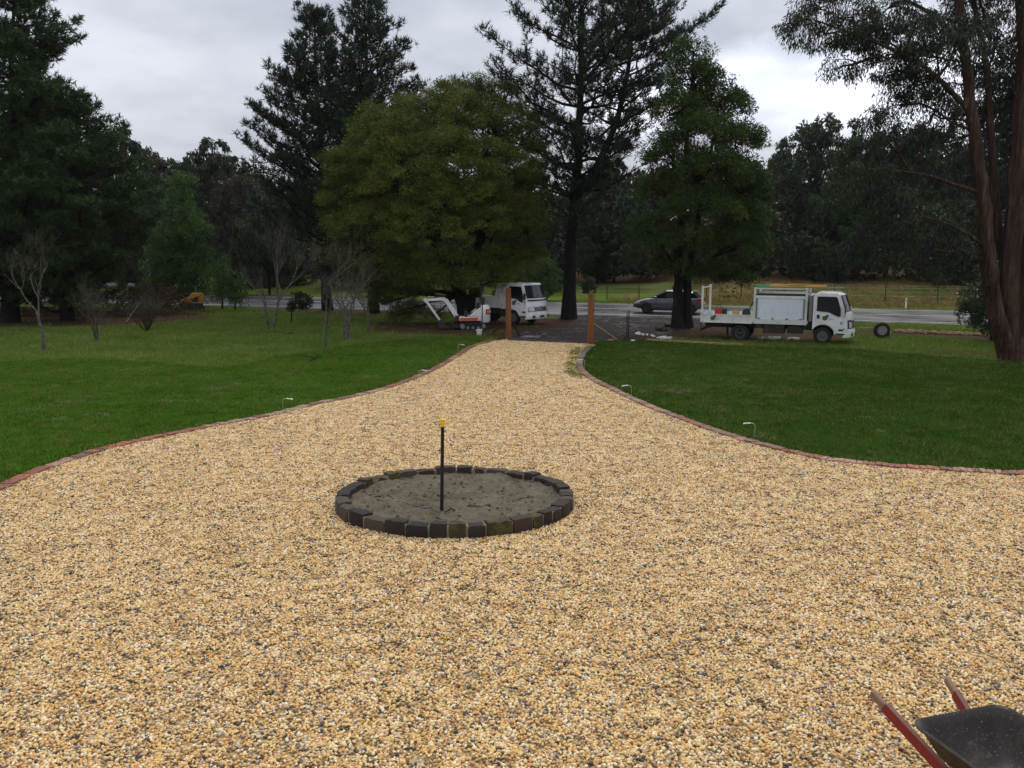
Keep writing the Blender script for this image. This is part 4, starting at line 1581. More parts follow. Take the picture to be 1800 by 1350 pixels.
def service_truck():
    o = P(1300, 600)
    root = thing('service_truck', 'white service truck with a roller shutter body and open tray parked behind the lawn', 'truck', o, R(-23))
    W = 1.98
    MB().box(-1.62, 4.2, .55, .66, .55, .76).box(-1.62, 4.2, W - .66, W - .55, .55, .76).box(-1.5, -1.42, .5, W - .5, .5, .8).box(3.0, 3.1, .1, W - .1, .44, .60).box(2.75, 3.0, .25, W - .25, .62, 1.25).build('chassis', 'chassis_black', root, bevel=.01)
    MB().lathe([(.09, .4), (.11, .5), (.11, W - .5), (.09, W - .4)], 12, 'y', (0, 0, .37)).build('axle', 'chassis_black', root, smooth=40)
    MB().box(-1.72, 2.78, .0, W, .86, .97).build('tray_floor', 'tray_white', root, bevel=.01)
    for y0, y1 in ((-.03, .0), (W, W + .03)):
        ds = MB().box(-1.72, .50, y0, y1, .79, 1.17).build('tray_side', 'tray_white', root, bevel=.008)
        rb = MB()
        yy = (y0 - .022, y0) if y0 < 0 else (y1, y1 + .022)
        for x in (-1.70, -.60, .45):
            rb.box(x, x + .05, yy[0], yy[1], .79, 1.17)
        rb.box(-1.72, .50, yy[0], yy[1], 1.135, 1.17).box(-1.72, .50, yy[0], yy[1], .79, .83)
        rb.build('side_frame', 'tray_white', ds)
    MB().box(-1.75, -1.72, 0, W, .79, 1.17).build('tailgate', 'tray_white', root, bevel=.008)
    logo(root, -1.20, -.055, .985, .095)
    # rear hoop
    MB().obox((-1.68, .04, .79), (-1.68, .04, 2.38), .085, .085, (0, 1, 0)).obox((-1.68, W - .04, .79), (-1.68, W - .04, 2.38), .085, .085, (0, 1, 0)).obox((-1.68, .08, 2.30), (-1.68, W - .08, 2.30), .06, .06).build('rear_hoop', 'tray_white', root, bevel=.012)
    # shutter body: posts, sills, roof, shutter slats
    bx0, bx1 = .52, 2.74
    body = MB().box(bx0 + .03, bx1 - .03, .045, W - .045, .97, 2.08).build('shutter_body', 'tray_white', root)
    roof = MB().box(bx0 + .08, bx1 - .06, .0, W, 2.02, 2.12).build('body_roof', 'black_trim', root, bevel=.01)
    for y, s in ((.0, -1), (W, 1)):
        for x in (bx0, bx1 - .10):
            MB().box(x, x + .10, min(y, y + s * -.05) - .012, max(y, y - s * .05) + .012, .80, 2.36).build('body_post', 'tray_white', root, bevel=.012)
        ya, yb = (y - .004, y + .045) if s < 0 else (y - .045, y + .004)
        MB().box(bx0 + .1, bx1 - .1, ya, yb, 1.90, 2.02).build('shutter_header', 'white_paint', root, bevel=.008)
        MB().box(bx0 + .1, bx1 - .1, ya - .006, yb + .006, .80, 1.02).build('body_sill', 'tray_white', root, bevel=.008)
        sh = MB()
        nsl = 22
        pr = []
        for k in range(nsl):
            z0 = 1.02 + (.88 / nsl) * k
            z1 = z0 + .88 / nsl
            yo = y - s * .012
            pr += [(yo - s * .005, z0 + .002), (yo, z0 + .008), (yo + s * .003, (z0 + z1) / 2), (yo, z1 - .006)]
        sh.loft([[(x, q, z) for q, z in pr] for x in (bx0 + .17, bx1 - .17)], cap=False, closed=False)
        sp = sh.build('roller_shutter', 'shutter_white', root)
        sp['kind'] = 'stuff'
        gd = MB()
        for x in (bx0 + .10, bx1 - .17):
            gd.box(x, x + .07, y - .016 if s < 0 else y - .02, y + .02 if s < 0 else y + .016, 1.02, 1.90)
        gd.build('shutter_guide', 'grey_metal', root)
        lt_ = MB()
        for x in (bx0 + .22, bx0 + .80, bx0 + 1.38, bx1 - .28):
            lt_.tube([(x, y + s * .02, 1.03), (x + .05, y + s * .05, 1.06)], .018, 6).box(x - .02, x + .07, min(y, y + s * .03), max(y, y + s * .03), 1.015, 1.045)
        lt_.build('latch', 'black_trim', root)
    for y in (.03, W - .03):
        MB().obox((bx0 + .05, y, 2.32), (bx1 - .05, y, 2.32), .05, .05).build('rack_rail', 'tray_white', root)
    for x in (bx0 + .05, bx1 - .05):
        MB().obox((x, .05, 2.32), (x, W - .05, 2.32), .05, .05).build('rack_bar', 'grey_metal', root)
    # behind the cab: pale panel, black intake
    MB().box(2.80, 2.93, .12, W - .1, .95, 2.06).build('headboard', 'grey_metal', root, bevel=.01)
    # under tray
    MB().box(.95, 1.85, .06, .55, .40, .80).build('under_tray_box', 'chassis_black', root, bevel=.015)
    MB().box(1.95, 2.6, .12, .5, .42, .74).build('fuel_tank', 'chassis_black', root, bevel=.04)
    MB().box(-1.74, -1.70, .05, .11, .36, .82).box(-1.74, -1.70, W - .11, W - .05, .36, .82).box(-1.76, -1.70, .1, W - .1, .40, .48).build('rear_bar', 'chassis_black', root)
    MB().box(-.60, -.57, .06, .5, .22, .62).box(-.60, -.57, W - .5, W - .06, .22, .62).build('mud_flap', 'black_trim', root)
    mg = MB()
    for y in ((.02, .52), (W - .52, W - .02)):
        mg.loft([[(.46 * math.cos(a), q, .38 + .44 * math.sin(a)) for q, a in ((y[0], a_), (y[1], a_))] for a_ in np.linspace(R(25), R(155), 9)], cap=False, closed=False)
    MB().box(2.62, 2.72, .1, .3, .62, .80).box(.62, .9, .04, .3, .62, .82).build('tray_bracket', 'chassis_black', root)
    mg.build('rear_guard', 'black_trim', root)
    for y, s in ((.14, -1), (.38, -1), (W - .38, 1), (W - .14, 1)):
        wheel(root, 0, y, .37, .20, s)
    for y, s in ((.13, -1), (W - .13, 1)):
        wheel(root, 3.40, y, .37, .22, s, lugs=6)
    cab, dr = truck_cab(root, 2.97, W, .43, 'service')
    logo(dr, 3.46, -.02, 1.13, .10)
    MB().box(4.07, 4.17, -.02, .004, .88, 1.0).build('door_sticker', 'logo_grey', dr)
    MB().box(4.02, 4.20, -.02, .004, .60, .68).build('door_badge', 'black_trim', dr, bevel=.006)

    # things carried on the truck
    mw = Matrix.Translation(o) @ Matrix.Rotation(R(-23), 4, 'Z')
    def place(name, lab, cat, x, y, z):
        q = mw @ Vector((x, y, z))
        return thing(name, lab, cat, q, R(-23))
    lad = place('ladder', 'orange ladder lying on the roof rack of the service truck', 'ladder', 0, .25, 2.385)
    for y in (0.0, .42):
        MB().box(1.12, 3.42, y, y + .03, 0, .10).build('rail', 'orange_paint', lad, bevel=.005)
    for k in range(8):
        MB().tube([(1.25 + k * .28, .03, .05), (1.25 + k * .28, .42, .05)], .016, 8).build('rung', 'grey_metal', lad, smooth=50)
    MB().box(1.10, 1.55, .46, .5, .045, .11).box(1.9, 2.6, -.03, .0, .1, .14).build('stile_guard', 'orange_paint', lad)
    gp = place('green_pole', 'long green plank under the orange ladder on the truck rack', 'plank', 0, .12, 2.346)
    MB().box(.57, 1.12, 0, .09, 0, .125).build('thick_end', 'green_paint', gp, bevel=.008)
    MB().box(1.12, 4.15, .02, .08, .02, .075).build('thin_end', 'green_paint', gp, bevel=.008)
    tb = place('toolbox', 'red and black toolbox standing on the truck tray', 'toolbox', -1.02, .55, .97)
    tb.scale = (1.0, 1.0, 1.75)
    MB().box(-.18, .14, -.14, .14, .0, .25).build('case', 'red_enamel', tb, bevel=.02)
    MB().box(.14, .34, -.13, .13, .0, .23).build('tray_insert', 'black_trim', tb, bevel=.02)
    MB().tube([(-.12, 0, .24), (-.08, 0, .33), (.06, 0, .33), (.10, 0, .24)], .014, 6).build('handle', 'black_trim', tb)
    cb = place('small_box', 'small pale wooden box on the truck tray', 'box', -.28, .5, .97)
    cb.scale = (1, 1, 2.1)
    MB().box(-.14, .14, -.1, .1, 0, .16).build('box_body', 'pale_timber', cb, bevel=.008)
    hr = place('hose_reel', 'black hose reel against the shutter body on the truck tray', 'hose reel', .22, .5, .97)
    hr.scale = (1, 1, 1.25)
    MB().lathe([(.05, -.12), (.17, -.11), (.17, -.09), (.12, -.08), (.12, .08), (.17, .09), (.17, .11), (.05, .12)], 18, 'y', (-.05, 0, .18)).build('reel', 'black_trim', hr, smooth=40)
    MB().tube([(.0, -.1, .25), (.12, -.1, .40), (.22, -.08, .58), (.24, -.06, .62)], .028, 8).build('hose', 'black_trim', hr, smooth=50)
    MB().box(-.24, .2, -.15, .15, 0, .025).build('base', 'grey_metal', hr)


service_truck()


def tipper_truck():
    o = P(901, 571)
    a = R(-36)
    root = thing('tipper_truck', 'white tipper truck parked under the trees behind the orange gate post', 'truck', o, a)
    W = 1.9
    MB().box(-3.6, .75, .5, .62, .52, .74).box(-3.6, .75, W - .62, W - .5, .52, .74).box(-.9, -.6, .3, W - .3, .6, 1.1).build('chassis', 'chassis_black', root, bevel=.01)
    MB().box(-3.9, -.78, -.02, W + .02, .86, .96).build('tipper_floor', 'tray_white', root, bevel=.01)
    hb = MB().prism([(-.78, .9), (-.78, 2.18), (-1.0, 2.18), (-1.12, 1.72), (-1.2, 1.36), (-1.2, .9)], -.02, .03).prism([(-.78, .9), (-.78, 2.18), (-1.0, 2.18), (-1.12, 1.72), (-1.2, 1.36), (-1.2, .9)], W - .03, W + .02).box(-.84, -.78, .03, W - .03, .9, 2.18)
    hb.build('headboard', 'tray_white', root, bevel=.015)
    MB().box(-1.02, -.42, .05, W - .05, 2.12, 2.17).build('headboard_hood', 'tray_white', root, bevel=.015)
    for y0, y1 in ((-.03, .02), (W - .02, W + .03)):
        ds = MB().box(-3.9, -1.2, y0, y1, .90, 1.36).build('tipper_side', 'tray_white', root, bevel=.01)
        rb = MB()
        for x in (-3.88, -3.0, -2.1, -1.26):
            rb.box(x, x + .06, y0 - .02 if y0 < 0 else y1, y0 if y0 < 0 else y1 + .02, .9, 1.36)
        rb.build('side_rib', 'tray_white', ds)
    MB().box(-3.95, -3.9, 0, W, .9, 1.3).build('tailgate', 'tray_white', root, bevel=.01)
    # pale locker between the cab and the tipper body
    lk = MB().box(-.80, -.46, .02, W - .02, .82, 2.06).build('side_locker', 'tray_white', root, bevel=.012)
    MB().box(-.74, -.70, .005, .02, 1.72, 1.80).box(-.74, -.70, .005, .02, .98, 1.06).build('locker_hinge', 'black_trim', lk)
    for y, s in ((.13, -1), (W - .13, 1)):
        wheel(root, 0, y, .38, .21, s, lugs=6)
    for y, s in ((.14, -1), (.38, -1), (W - .38, 1), (W - .14, 1)):
        wheel(root, -2.5, y, .38, .2, s)
    cab, dr = truck_cab(root, -.43, W, .43, 'tipper')
    logo(dr, .08, -.02, 1.16, .115)
    MB().box(.62, .86, -.02, .004, .66, .74).build('door_badge', 'black_trim', dr, bevel=.006)
    MB().box(-.37, -.2, -.022, .004, 1.12, 1.19).build('door_pull', 'black_trim', dr, bevel=.006)
    MB().box(-.9, .2, .1, .5, .40, .75).build('fuel_tank', 'chassis_black', root, bevel=.04)


tipper_truck()


def excavator():
    o = P(829, 580)
    root = thing('mini_excavator', 'small white and orange tracked excavator with its arm folded out over the grass', 'excavator', (o.x, o.y + .45, 0), PI + R(8))
    # +x is the digging side
    for y in (-.42, .42):
        L, r = .52, .17
        prof = [(L + r * math.sin(a) , .19 + r * math.cos(a)) for a in np.linspace(0, PI, 9)] + [(-L - r * math.sin(a), .19 - r * math.cos(a)) for a in np.linspace(0, PI, 9)]
        tr = MB().prism(prof, y - .12, y + .12).build('track', 'tyre_rubber', root, bevel=.015)
        ro = MB()
        for x, rr in ((-L, .12), (L, .12), (-.26, .075), (0, .075), (.26, .075)):
            z = .19 if abs(x) == L else .12
            ro.lathe([(rr, -.128), (rr * .9, -.14), (rr * .9, .14), (rr, .128)], 14, 'y', (x, y, z))
        ro.build('roller', 'grey_metal', tr, smooth=40)['kind'] = 'stuff'
        lug = MB()
        for k in range(11):
            x = -.5 + k * .1
            lug.box(x, x + .045, y - .122, y + .122, .355, .378).box(x, x + .045, y - .122, y + .122, .0, .02)
        lug.build('track_lug', 'tyre_rubber', tr)['kind'] = 'stuff'
    MB().box(-.35, .35, -.32, .32, .2, .38).lathe([(.28, .36), (.28, .44)], 20, 'z').box(.5, .95, -.5, .5, .12, .2).box(.93, .97, -.55, .55, .04, .34).build('undercarriage', 'chassis_black', root, bevel=.01)
    MB().box(-.55, .66, -.46, .46, .44, .64).build('skirt', 'excavator_white', root, bevel=.03)
    for y in (-.466, .462):
        MB().box(-.25, .64, y, y + .004, .46, .61).build('stripe', 'excavator_orange', root)
    # raked rear quarter panels and rounded counterweight
    q = [(.22, .64), (-.62, .64), (-.62, 1.12), (-.42, 1.12), (-.22, 1.02), (-.02, .86)]
    for y0, y1 in ((-.47, -.36), (.36, .47)):
        MB().prism(q, y0, y1).build('quarter_panel', 'excavator_white', root, bevel=.03)
    rings = []
    for z, s in ((.36, .92), (.44, 1), (.95, 1), (1.14, .95), (1.22, .80)):
        rings.append([(-.42 - .50 * s * max(0, math.sin(t_)) ** .6, .50 * s * math.cos(t_) if abs(math.cos(t_)) < .99 else .50 * s * math.copysign(1, math.cos(t_)), z) for t_ in np.linspace(0, PI, 15)])
    cw = MB().loft(rings).build('counterweight', 'excavator_white', root, smooth=50)
    rb = MB()
    for z0, z1 in ((.76, 1.02),):
        rg = [[(-.425 - .507 * max(0, math.sin(t_)) ** .6, .507 * math.cos(t_), z) for t_ in np.linspace(R(15), R(165), 15)] for z in (z0, z1)]
        rb.loft(rg, cap=False, closed=False)
    rb.build('red_band', 'red_enamel', cw, smooth=60)
    # white marks on the band
    wm = MB()
    for k in range(4):
        for t_ in (R(28 + k * 16), R(90 + 10 + k * 15)):
            p = Vector((-.425 - .515 * math.sin(t_) ** .6, .515 * math.cos(t_), .84))
            wm.obox(p, p + Vector((0, 0, .11)), .035, .006, (math.sin(t_), -math.cos(t_), 0))
            if k % 2 == 0:
                wm.obox(p + Vector((0, 0, .055)), p + Vector((-.03, -.03, .055)), .03, .006)
    wm.build('lettering', 'excavator_white', cw)['kind'] = 'stuff'
    seat = MB().box(-.30, .12, -.24, .24, .64, .84).box(-.36, -.24, -.24, .24, .84, 1.34).build('seat', 'black_trim', root, bevel=.04)
    MB().tube([(.30, -.2, .64), (.33, -.2, 1.06)], .018, 6).tube([(.30, .2, .64), (.33, .2, 1.06)], .018, 6).box(.25, .36, -.3, .3, .64, .9).build('control_lever', 'black_trim', root)
    ro = MB().tube([(-.45, -.38, 1.0), (-.46, -.38, 2.0), (-.42, -.36, 2.08)], .03, 8).tube([(-.45, .38, 1.0), (-.46, .38, 2.0), (-.42, .36, 2.08)], .03, 8).obox((-.44, -.38, 2.06), (-.44, .38, 2.06), .06, .06).obox((-.46, -.38, 1.5), (-.46, .38, 1.5), .05, .05)
    ro.build('roll_bar', 'black_trim', root, smooth=50)
    MB().box(-.5, .10, -.42, .42, 2.09, 2.15).build('canopy', 'chassis_black', root, bevel=.02)
    # boom, stick, bucket, rams
    bm_ = MB()
    def link_arm(pts, w, h0, h1):
        n = len(pts)
        for i in range(n - 1):
            p, q_ = Vector(pts[i]), Vector(pts[i + 1])
            d = (q_ - p).normalized()
            nrm = Vector((-d.z, 0, d.x))
            a_, b_ = h0 + (h1 - h0) * i / (n - 1), h0 + (h1 - h0) * (i + 1) / (n - 1)
            bm_.add([p + nrm * a_ + Vector((0, -w, 0)), p + nrm * a_ + Vector((0, w, 0)), p - nrm * a_ + Vector((0, w, 0)), p - nrm * a_ + Vector((0, -w, 0)),
                     q_ + nrm * b_ + Vector((0, -w, 0)), q_ + nrm * b_ + Vector((0, w, 0)), q_ - nrm * b_ + Vector((0, w, 0)), q_ - nrm * b_ + Vector((0, -w, 0))],
                    [(0, 1, 2, 3), (4, 7, 6, 5), (0, 4, 5, 1), (1, 5, 6, 2), (2, 6, 7, 3), (3, 7, 4, 0)])
    MB().box(.62, .86, -.12, .12, .38, .70).build('swing_post', 'chassis_black', root, bevel=.02)
    link_arm([(.76, 0, .62), (1.14, 0, 1.24), (1.34, 0, 1.50)], .07, .11, .10)
    link_arm([(1.34, 0, 1.50), (1.52, 0, 1.53), (2.24, 0, 1.47)], .065, .10, .055)
    bm_.build('boom', 'excavator_white', root, bevel=.012)
    bm_ = MB()
    link_arm([(2.36, 0, 1.54), (2.20, 0, 1.32), (1.62, 0, .48)], .055, .085, .05)
    bm_.build('dipper', 'excavator_white', root, bevel=.012)
    for p, q_, nm in (((.92, 0, .66), (1.36, 0, 1.22), 'boom_ram'), ((1.36, 0, 1.66), (2.22, 0, 1.64), 'dipper_ram'), ((2.26, 0, 1.30), (1.82, 0, .66), 'bucket_ram')):
        p, q_ = Vector(p), Vector(q_)
        MB().tube([p, p.lerp(q_, .6)], .036, 8).build(nm, 'black_trim', root, smooth=50)
        MB().tube([p.lerp(q_, .6), q_], .018, 8).build('ram_rod', 'chrome', root, smooth=50)
    bk = [(1.66, .46), (1.74, .36), (1.66, .12), (1.44, .04), (1.12, .10), (1.06, .16), (1.30, .18), (1.44, .28), (1.50, .44)]
    MB().prism(bk, -.2, .2).build('bucket', 'chassis_black', root, bevel=.01)
    MB().box(-.64, -.50, -.02, .03, .24, 1.6).build('muffler', 'black_trim', root)


excavator()


def mini_loader():
    o = P(337, 546)
    root = thing('mini_loader', 'small yellow tracked loader parked by the mulch under the left trees', 'loader', (o.x, o.y + .3, 0), PI + R(22))
    for y in (-.4, .4):
        prof = [(.52 + .16 * math.sin(a), .18 + .16 * math.cos(a)) for a in np.linspace(0, PI, 8)] + [(-.52 - .16 * math.sin(a), .18 - .16 * math.cos(a)) for a in np.linspace(0, PI, 8)]
        MB().prism(prof, y - .1, y + .1).build('track', 'tyre_rubber', root, bevel=.015)
    MB().box(-.6, .45, -.28, .28, .22, .62).build('chassis', 'chassis_black', root, bevel=.02)
    MB().prism([(-.68, .45), (-.68, 1.0), (-.55, 1.16), (.05, 1.12), (.30, .72), (.36, .45)], -.34, .34).build('hood', 'loader_yellow', root, bevel=.03)
    for y in (-.345, .341):
        MB().box(-.32, .06, y, y + .005, .55, .98).build('side_grille', 'black_trim', root)
    MB().box(-.72, -.68, -.22, .22, .5, .98).build('rear_panel', 'black_trim', root, bevel=.01)
    for y in (-.44, .44):
        MB().obox((-.45, y, 1.05), (.70, y, .62), .09, .14).obox((.70, y, .65), (1.0, y, .18), .09, .12).obox((-.45, y, 1.1), (-.5, y, .6), .09, .12).build('lift_arm', 'loader_yellow', root, bevel=.012)
    MB().prism([(.98, .34), (1.02, .06), (1.55, .03), (1.56, .05), (1.12, .12), (1.06, .36)], -.55, .55).build('bucket', 'chassis_black', root, bevel=.008)
    MB().tube([(-.62, -.25, 1.0), (-.70, -.25, 1.32), (-.70, .25, 1.32), (-.62, .25, 1.0)], .022, 7).box(-.60, -.30, -.22, .22, 1.14, 1.26).build('control_panel', 'black_trim', root)
    MB().tube([(-.2, .1, 1.1), (-.2, .1, 1.42), (-.24, .1, 1.5)], .03, 8).build('exhaust', 'grey_metal', root)


mini_loader()


def car():
    o = P(1140, 549.5)
    a = PI - math.atan(-SL) * 1.0
    root = thing('hatchback_car', 'grey hatchback car driving past on the wet road behind the twin trunks', 'car', (o.x, o.y, .016), a)
    # x forward, front axle at x = 0; the side towards the viewer is +y (its left)
    W = 1.74
    S = [(-3.42, .62, .50, .74, .86), (-3.36, .74, .34, .92, .95), (-3.1, .82, .27, .97, .99), (-2.62, .86, .20, .97, 1.0), (-1.8, .87, .19, .955, .99), (-.9, .87, .19, .93, .96), (-.35, .865, .2, .91, .95), (.1, .85, .22, .85, .91), (.5, .80, .25, .75, .82), (.78, .68, .30, .64, .70), (.88, .52, .40, .56, .60)]
    rings = []
    for x, w, zb, zs, zt in S:
        m = (zb + zs) / 2
        rings.append([(x, y, z) for y, z in ((-w * .86, zb), (-w * .97, zb + .08), (-w, m), (-w * .985, zs - .08), (-w * .93, zs), (-w * .6, zt), (0, zt + .012), (w * .6, zt), (w * .93, zs), (w * .985, zs - .08), (w, m), (w * .97, zb + .08), (w * .86, zb))])
    body = MB().loft(rings).build('body', 'silver_grey_paint', root, smooth=42)
    md = body.modifiers.new('round', 'SUBSURF')
    md.levels = md.render_levels = 1
    # cabin: glass volume with a roof skin and pillars
    G = [(-3.18, .60, .98, .60, 1.00), (-2.86, .66, .96, .56, 1.30), (-2.45, .70, .95, .56, 1.415), (-1.7, .72, .94, .57, 1.45), (-1.15, .72, .93, .56, 1.41), (-.75, .71, .92, .58, 1.20), (-.28, .68, .91, .66, .93)]
    gl_ = MB().loft([[(x, -wb, zb), (x, -wt, zt - .05), (x, -wt * .7, zt), (x, wt * .7, zt), (x, wt, zt - .05), (x, wb, zb)] for x, wb, zb, wt, zt in G]).build('cabin_glass', 'dark_glass', root, smooth=40)
    rf = MB().loft([[(x, -wt - .012, zt - .055), (x, -wt * .7, zt + .012), (x, wt * .7, zt + .012), (x, wt + .012, zt - .055)] for x, wb, zb, wt, zt in G[1:5]], cap=False, closed=False)
    rf.build('roof', 'silver_grey_paint', root, smooth=50)
    for s in (1, -1):
        for pts in ([(-1.12, .56, 1.40), (-.74, .60, 1.185), (-.24, .70, .92)], [(-1.75, .585, 1.42), (-1.78, .735, .95)], [(-2.46, .575, 1.39), (-2.62, .73, .97)], [(-2.85, .57, 1.27), (-3.2, .64, .98)]):
            m = MB()
            for p, q in zip(pts, pts[1:]):
                m.obox((p[0], s * p[1], p[2]), (q[0], s * q[1], q[2]), .05, .07, (0, s, .2))
            m.build('pillar', 'black_trim' if pts[0][0] == -1.75 else 'silver_grey_paint', root, bevel=.01)
        MB().box(-.62, -.46, min(s * .84, s * .99), max(s * .84, s * .99), .94, 1.06).build('mirror', 'silver_grey_paint', root, bevel=.03)
        MB().prism([(x_, z_) for x_, z_ in [(0.0 + .385 * math.cos(t_), .31 + .385 * math.sin(t_)) for t_ in np.linspace(0, PI, 14)]], s * .852 - .02, s * .868 + .004).build('wheel_arch', 'black_trim', root)
        MB().prism([(x_, z_) for x_, z_ in [(-2.65 + .385 * math.cos(t_), .31 + .385 * math.sin(t_)) for t_ in np.linspace(0, PI, 14)]], s * .862 - .02, s * .872 + .004).build('wheel_arch', 'black_trim', root)
        wheel(root, 0, s * .80, .315, .19, s, 'steel_rim')
        wheel(root, -2.65, s * .80, .315, .19, s, 'steel_rim')
        MB().loft([[(x_, s * y_, z_) for y_, z_ in ((w_, z0), (w_ - .1, z0), (w_ - .1, z1), (w_, z1))] for x_, w_, z0, z1 in ((.42, .80, .62, .74), (.62, .775, .58, .70), (.78, .68, .56, .64))]).build('headlight', 'clear_lens', root, bevel=.01)
        MB().loft([[(x_, s * y_, z_) for y_, z_ in ((w_, z0), (w_ - .25, z0), (w_ - .25, z1), (w_, z1))] for x_, w_, z0, z1 in ((-3.06, .845, .78, .97), (-3.28, .80, .76, .99), (-3.42, .68, .78, .96))]).build('taillight', 'red_lens', root, bevel=.01)
        MB().box(-2.2, .0 - .45, s * .868 if s > 0 else -.876, .876 if s > 0 else -.868, .20, .30).build('sill', 'black_trim', root)
        for xd in (-.62, -1.72, -2.42):
            MB().box(xd, xd + .012, min(s * .855, s * .874), max(s * .855, s * .874), .34, .93).build('door_seam', 'black_trim', root)
        for xh in (-1.50, -2.30):
            MB().box(xh - .1, xh + .06, min(s * .86, s * .892), max(s * .86, s * .892), .80, .835).build('door_handle', 'silver_grey_paint', root, bevel=.008)
    MB().box(.80, .90, -.45, .45, .34, .52).build('grille', 'black_trim', root, bevel=.02)
    MB().box(-3.02, -2.76, -.54, .54, 1.36, 1.40).build('spoiler', 'silver_grey_paint', root, bevel=.012)
    MB().box(-3.46, -3.42, -.26, .26, .60, .72).build('number_plate', 'white_paint', root)


car()


# loose wheel on a stand with a drawbar
def trailer_wheel():
    o = P(1549, 595)
    root = thing('trailer_wheel', 'spare trailer wheel with a jockey stand beside the front of the service truck', 'wheel', (o.x, o.y, 0), R(-8))
    t = MB().lathe([(.20, -.09), (.27, -.1), (.345, -.08), (.36, -.03), (.36, .03), (.345, .08), (.27, .1), (.20, .09)], 28, 'y', (0, 0, .37)).build('tyre', 'tyre_rubber', root, smooth=40)
    MB().lathe([(.21, -.10), (.20, -.09), (.17, -.04), (.12, -.03), (.06, -.075), (.02, -.08)], 22, 'y', (0, 0, .37)).build('rim', 'galvanised_rim', root, smooth=35)
    MB().obox((-.95, .2, .44), (-.2, .12, .46), .06, .06).obox((-.25, .12, .46), (.1, .12, .38), .06, .08).build('drawbar', 'grey_metal', root)
    MB().tube([(.30, -.02, .0), (.30, -.02, .30)], .035, 8).tube([(.34, -.02, .22), (.36, -.02, .32)], .02, 6).box(.22, .42, -.08, .06, .0, .05).build('jockey_stand', 'black_trim', root)
    MB().lathe([(.03, 0), (.03, .05)], 10, 'z', (.28, -.03, .27)).lathe([(.03, 0), (.03, .05)], 10, 'z', (.37, -.03, .28)).build('knob', 'white_plastic', root)
trailer_wheel()

# ------------------------------------------------------------------ trees
leaf_mat('pine_needles', [(0.0, (0.012, 0.024, 0.014)), (0.5, (0.026, 0.045, 0.022)), (1.0, (0.056, 0.074, 0.030))], 0.15, 0.55, 0.25)
leaf_mat('soft_needles', [(0.0, (0.020, 0.044, 0.015)), (0.5, (0.042, 0.074, 0.024)), (1.0, (0.084, 0.108, 0.032))], 0.15, 0.55, 0.25)
leaf_mat('wattle_leaf', [(0.0, (0.032, 0.058, 0.010)), (0.45, (0.084, 0.118, 0.018)), (0.8, (0.158, 0.182, 0.030)), (1.0, (0.20, 0.165, 0.040))], 0.2, 0.6, 0.15)
leaf_mat('blackwood_leaf', [(0.0, (0.021, 0.044, 0.009)), (0.5, (0.048, 0.080, 0.015)), (1.0, (0.104, 0.136, 0.026))], 0.24, 0.6, 0.15)
leaf_mat('gum_leaf', [(0.0, (0.014, 0.024, 0.012)), (0.5, (0.031, 0.046, 0.023)), (1.0, (0.078, 0.098, 0.056))], 0.2, 0.4, 0.35)
leaf_mat('forest_leaf', [(0.0, (0.015, 0.029, 0.012)), (0.5, (0.032, 0.049, 0.020)), (1.0, (0.070, 0.082, 0.034))], 0.22, 0.5, 0.3)
leaf_mat('rusty_leaf', [(0.0, (0.030, 0.030, 0.017)), (0.5, (0.055, 0.044, 0.025)), (1.0, (0.085, 0.062, 0.036))], 0.22, 0.5, 0.3)
leaf_mat('bright_leaf', [(0.0, (0.030, 0.065, 0.014)), (0.5, (0.060, 0.115, 0.022)), (1.0, (0.11, 0.17, 0.035))], 0.28, 0.5, 0.3)
leaf_mat('shrub_leaf', [(0.0, (0.022, 0.042, 0.018)), (0.5, (0.042, 0.068, 0.028)), (1.0, (0.09, 0.115, 0.055))], 0.22, 0.35, 0.5)
leaf_mat('mulch_leaf', [(0.0, (0.03, 0.018, 0.012)), (0.5, (0.065, 0.036, 0.022)), (1.0, (0.11, 0.06, 0.036))], 0.1, 0.8, 0.1)
bark_mat('pine_bark', (0.008, 0.007, 0.006), (0.028, 0.023, 0.020), 7, .25, 1.0)
bark_mat('wattle_bark', (0.009, 0.008, 0.007), (0.030, 0.025, 0.021), 8, .25, .9)
t = NT('gum_bark')                               # stringy bark: dark furrows, red-brown fibre, pale weathered strips
mp = t.n('ShaderNodeMapping')
t.L.new(t.obj(), mp.inputs['Vector'])
mp.inputs['Scale'].default_value = (1, 1, .07)
f1, f2 = t.noise(9, 8, .7, mp.outputs[0]), t.noise(2.2, 5, .6, t.obj())
cc = t.ramp(f1, [(.32, (.014, .009, .007)), (.47, (.060, .033, .025)), (.58, (.105, .062, .046)), (.70, (.19, .145, .118))])
t.color(t.mix(t.rng(f2, .45, .7, 0, .6), cc, (.045, .030, .025)))
t.rough(.85)
t.bsdf.inputs['Specular IOR Level'].default_value = .1
t.bump(f1, 1.0, .12)
bark_mat('pale_bark', (0.06, 0.05, 0.042), (0.19, 0.17, 0.145), 7, .2, .5)
bark_mat('lichen_bark', (0.022, 0.017, 0.014), (0.20, 0.18, 0.15), 14, .5, .6)
bark_mat('twig_bark', (0.045, 0.038, 0.031), (0.15, 0.13, 0.105), 10, .5, .3)
bark_mat('red_twig', (0.03, 0.019, 0.014), (0.085, 0.05, 0.034), 10, .5, .3)


def unit(a):
    return a / np.maximum(np.linalg.norm(a, axis=-1, keepdims=True), 1e-9)


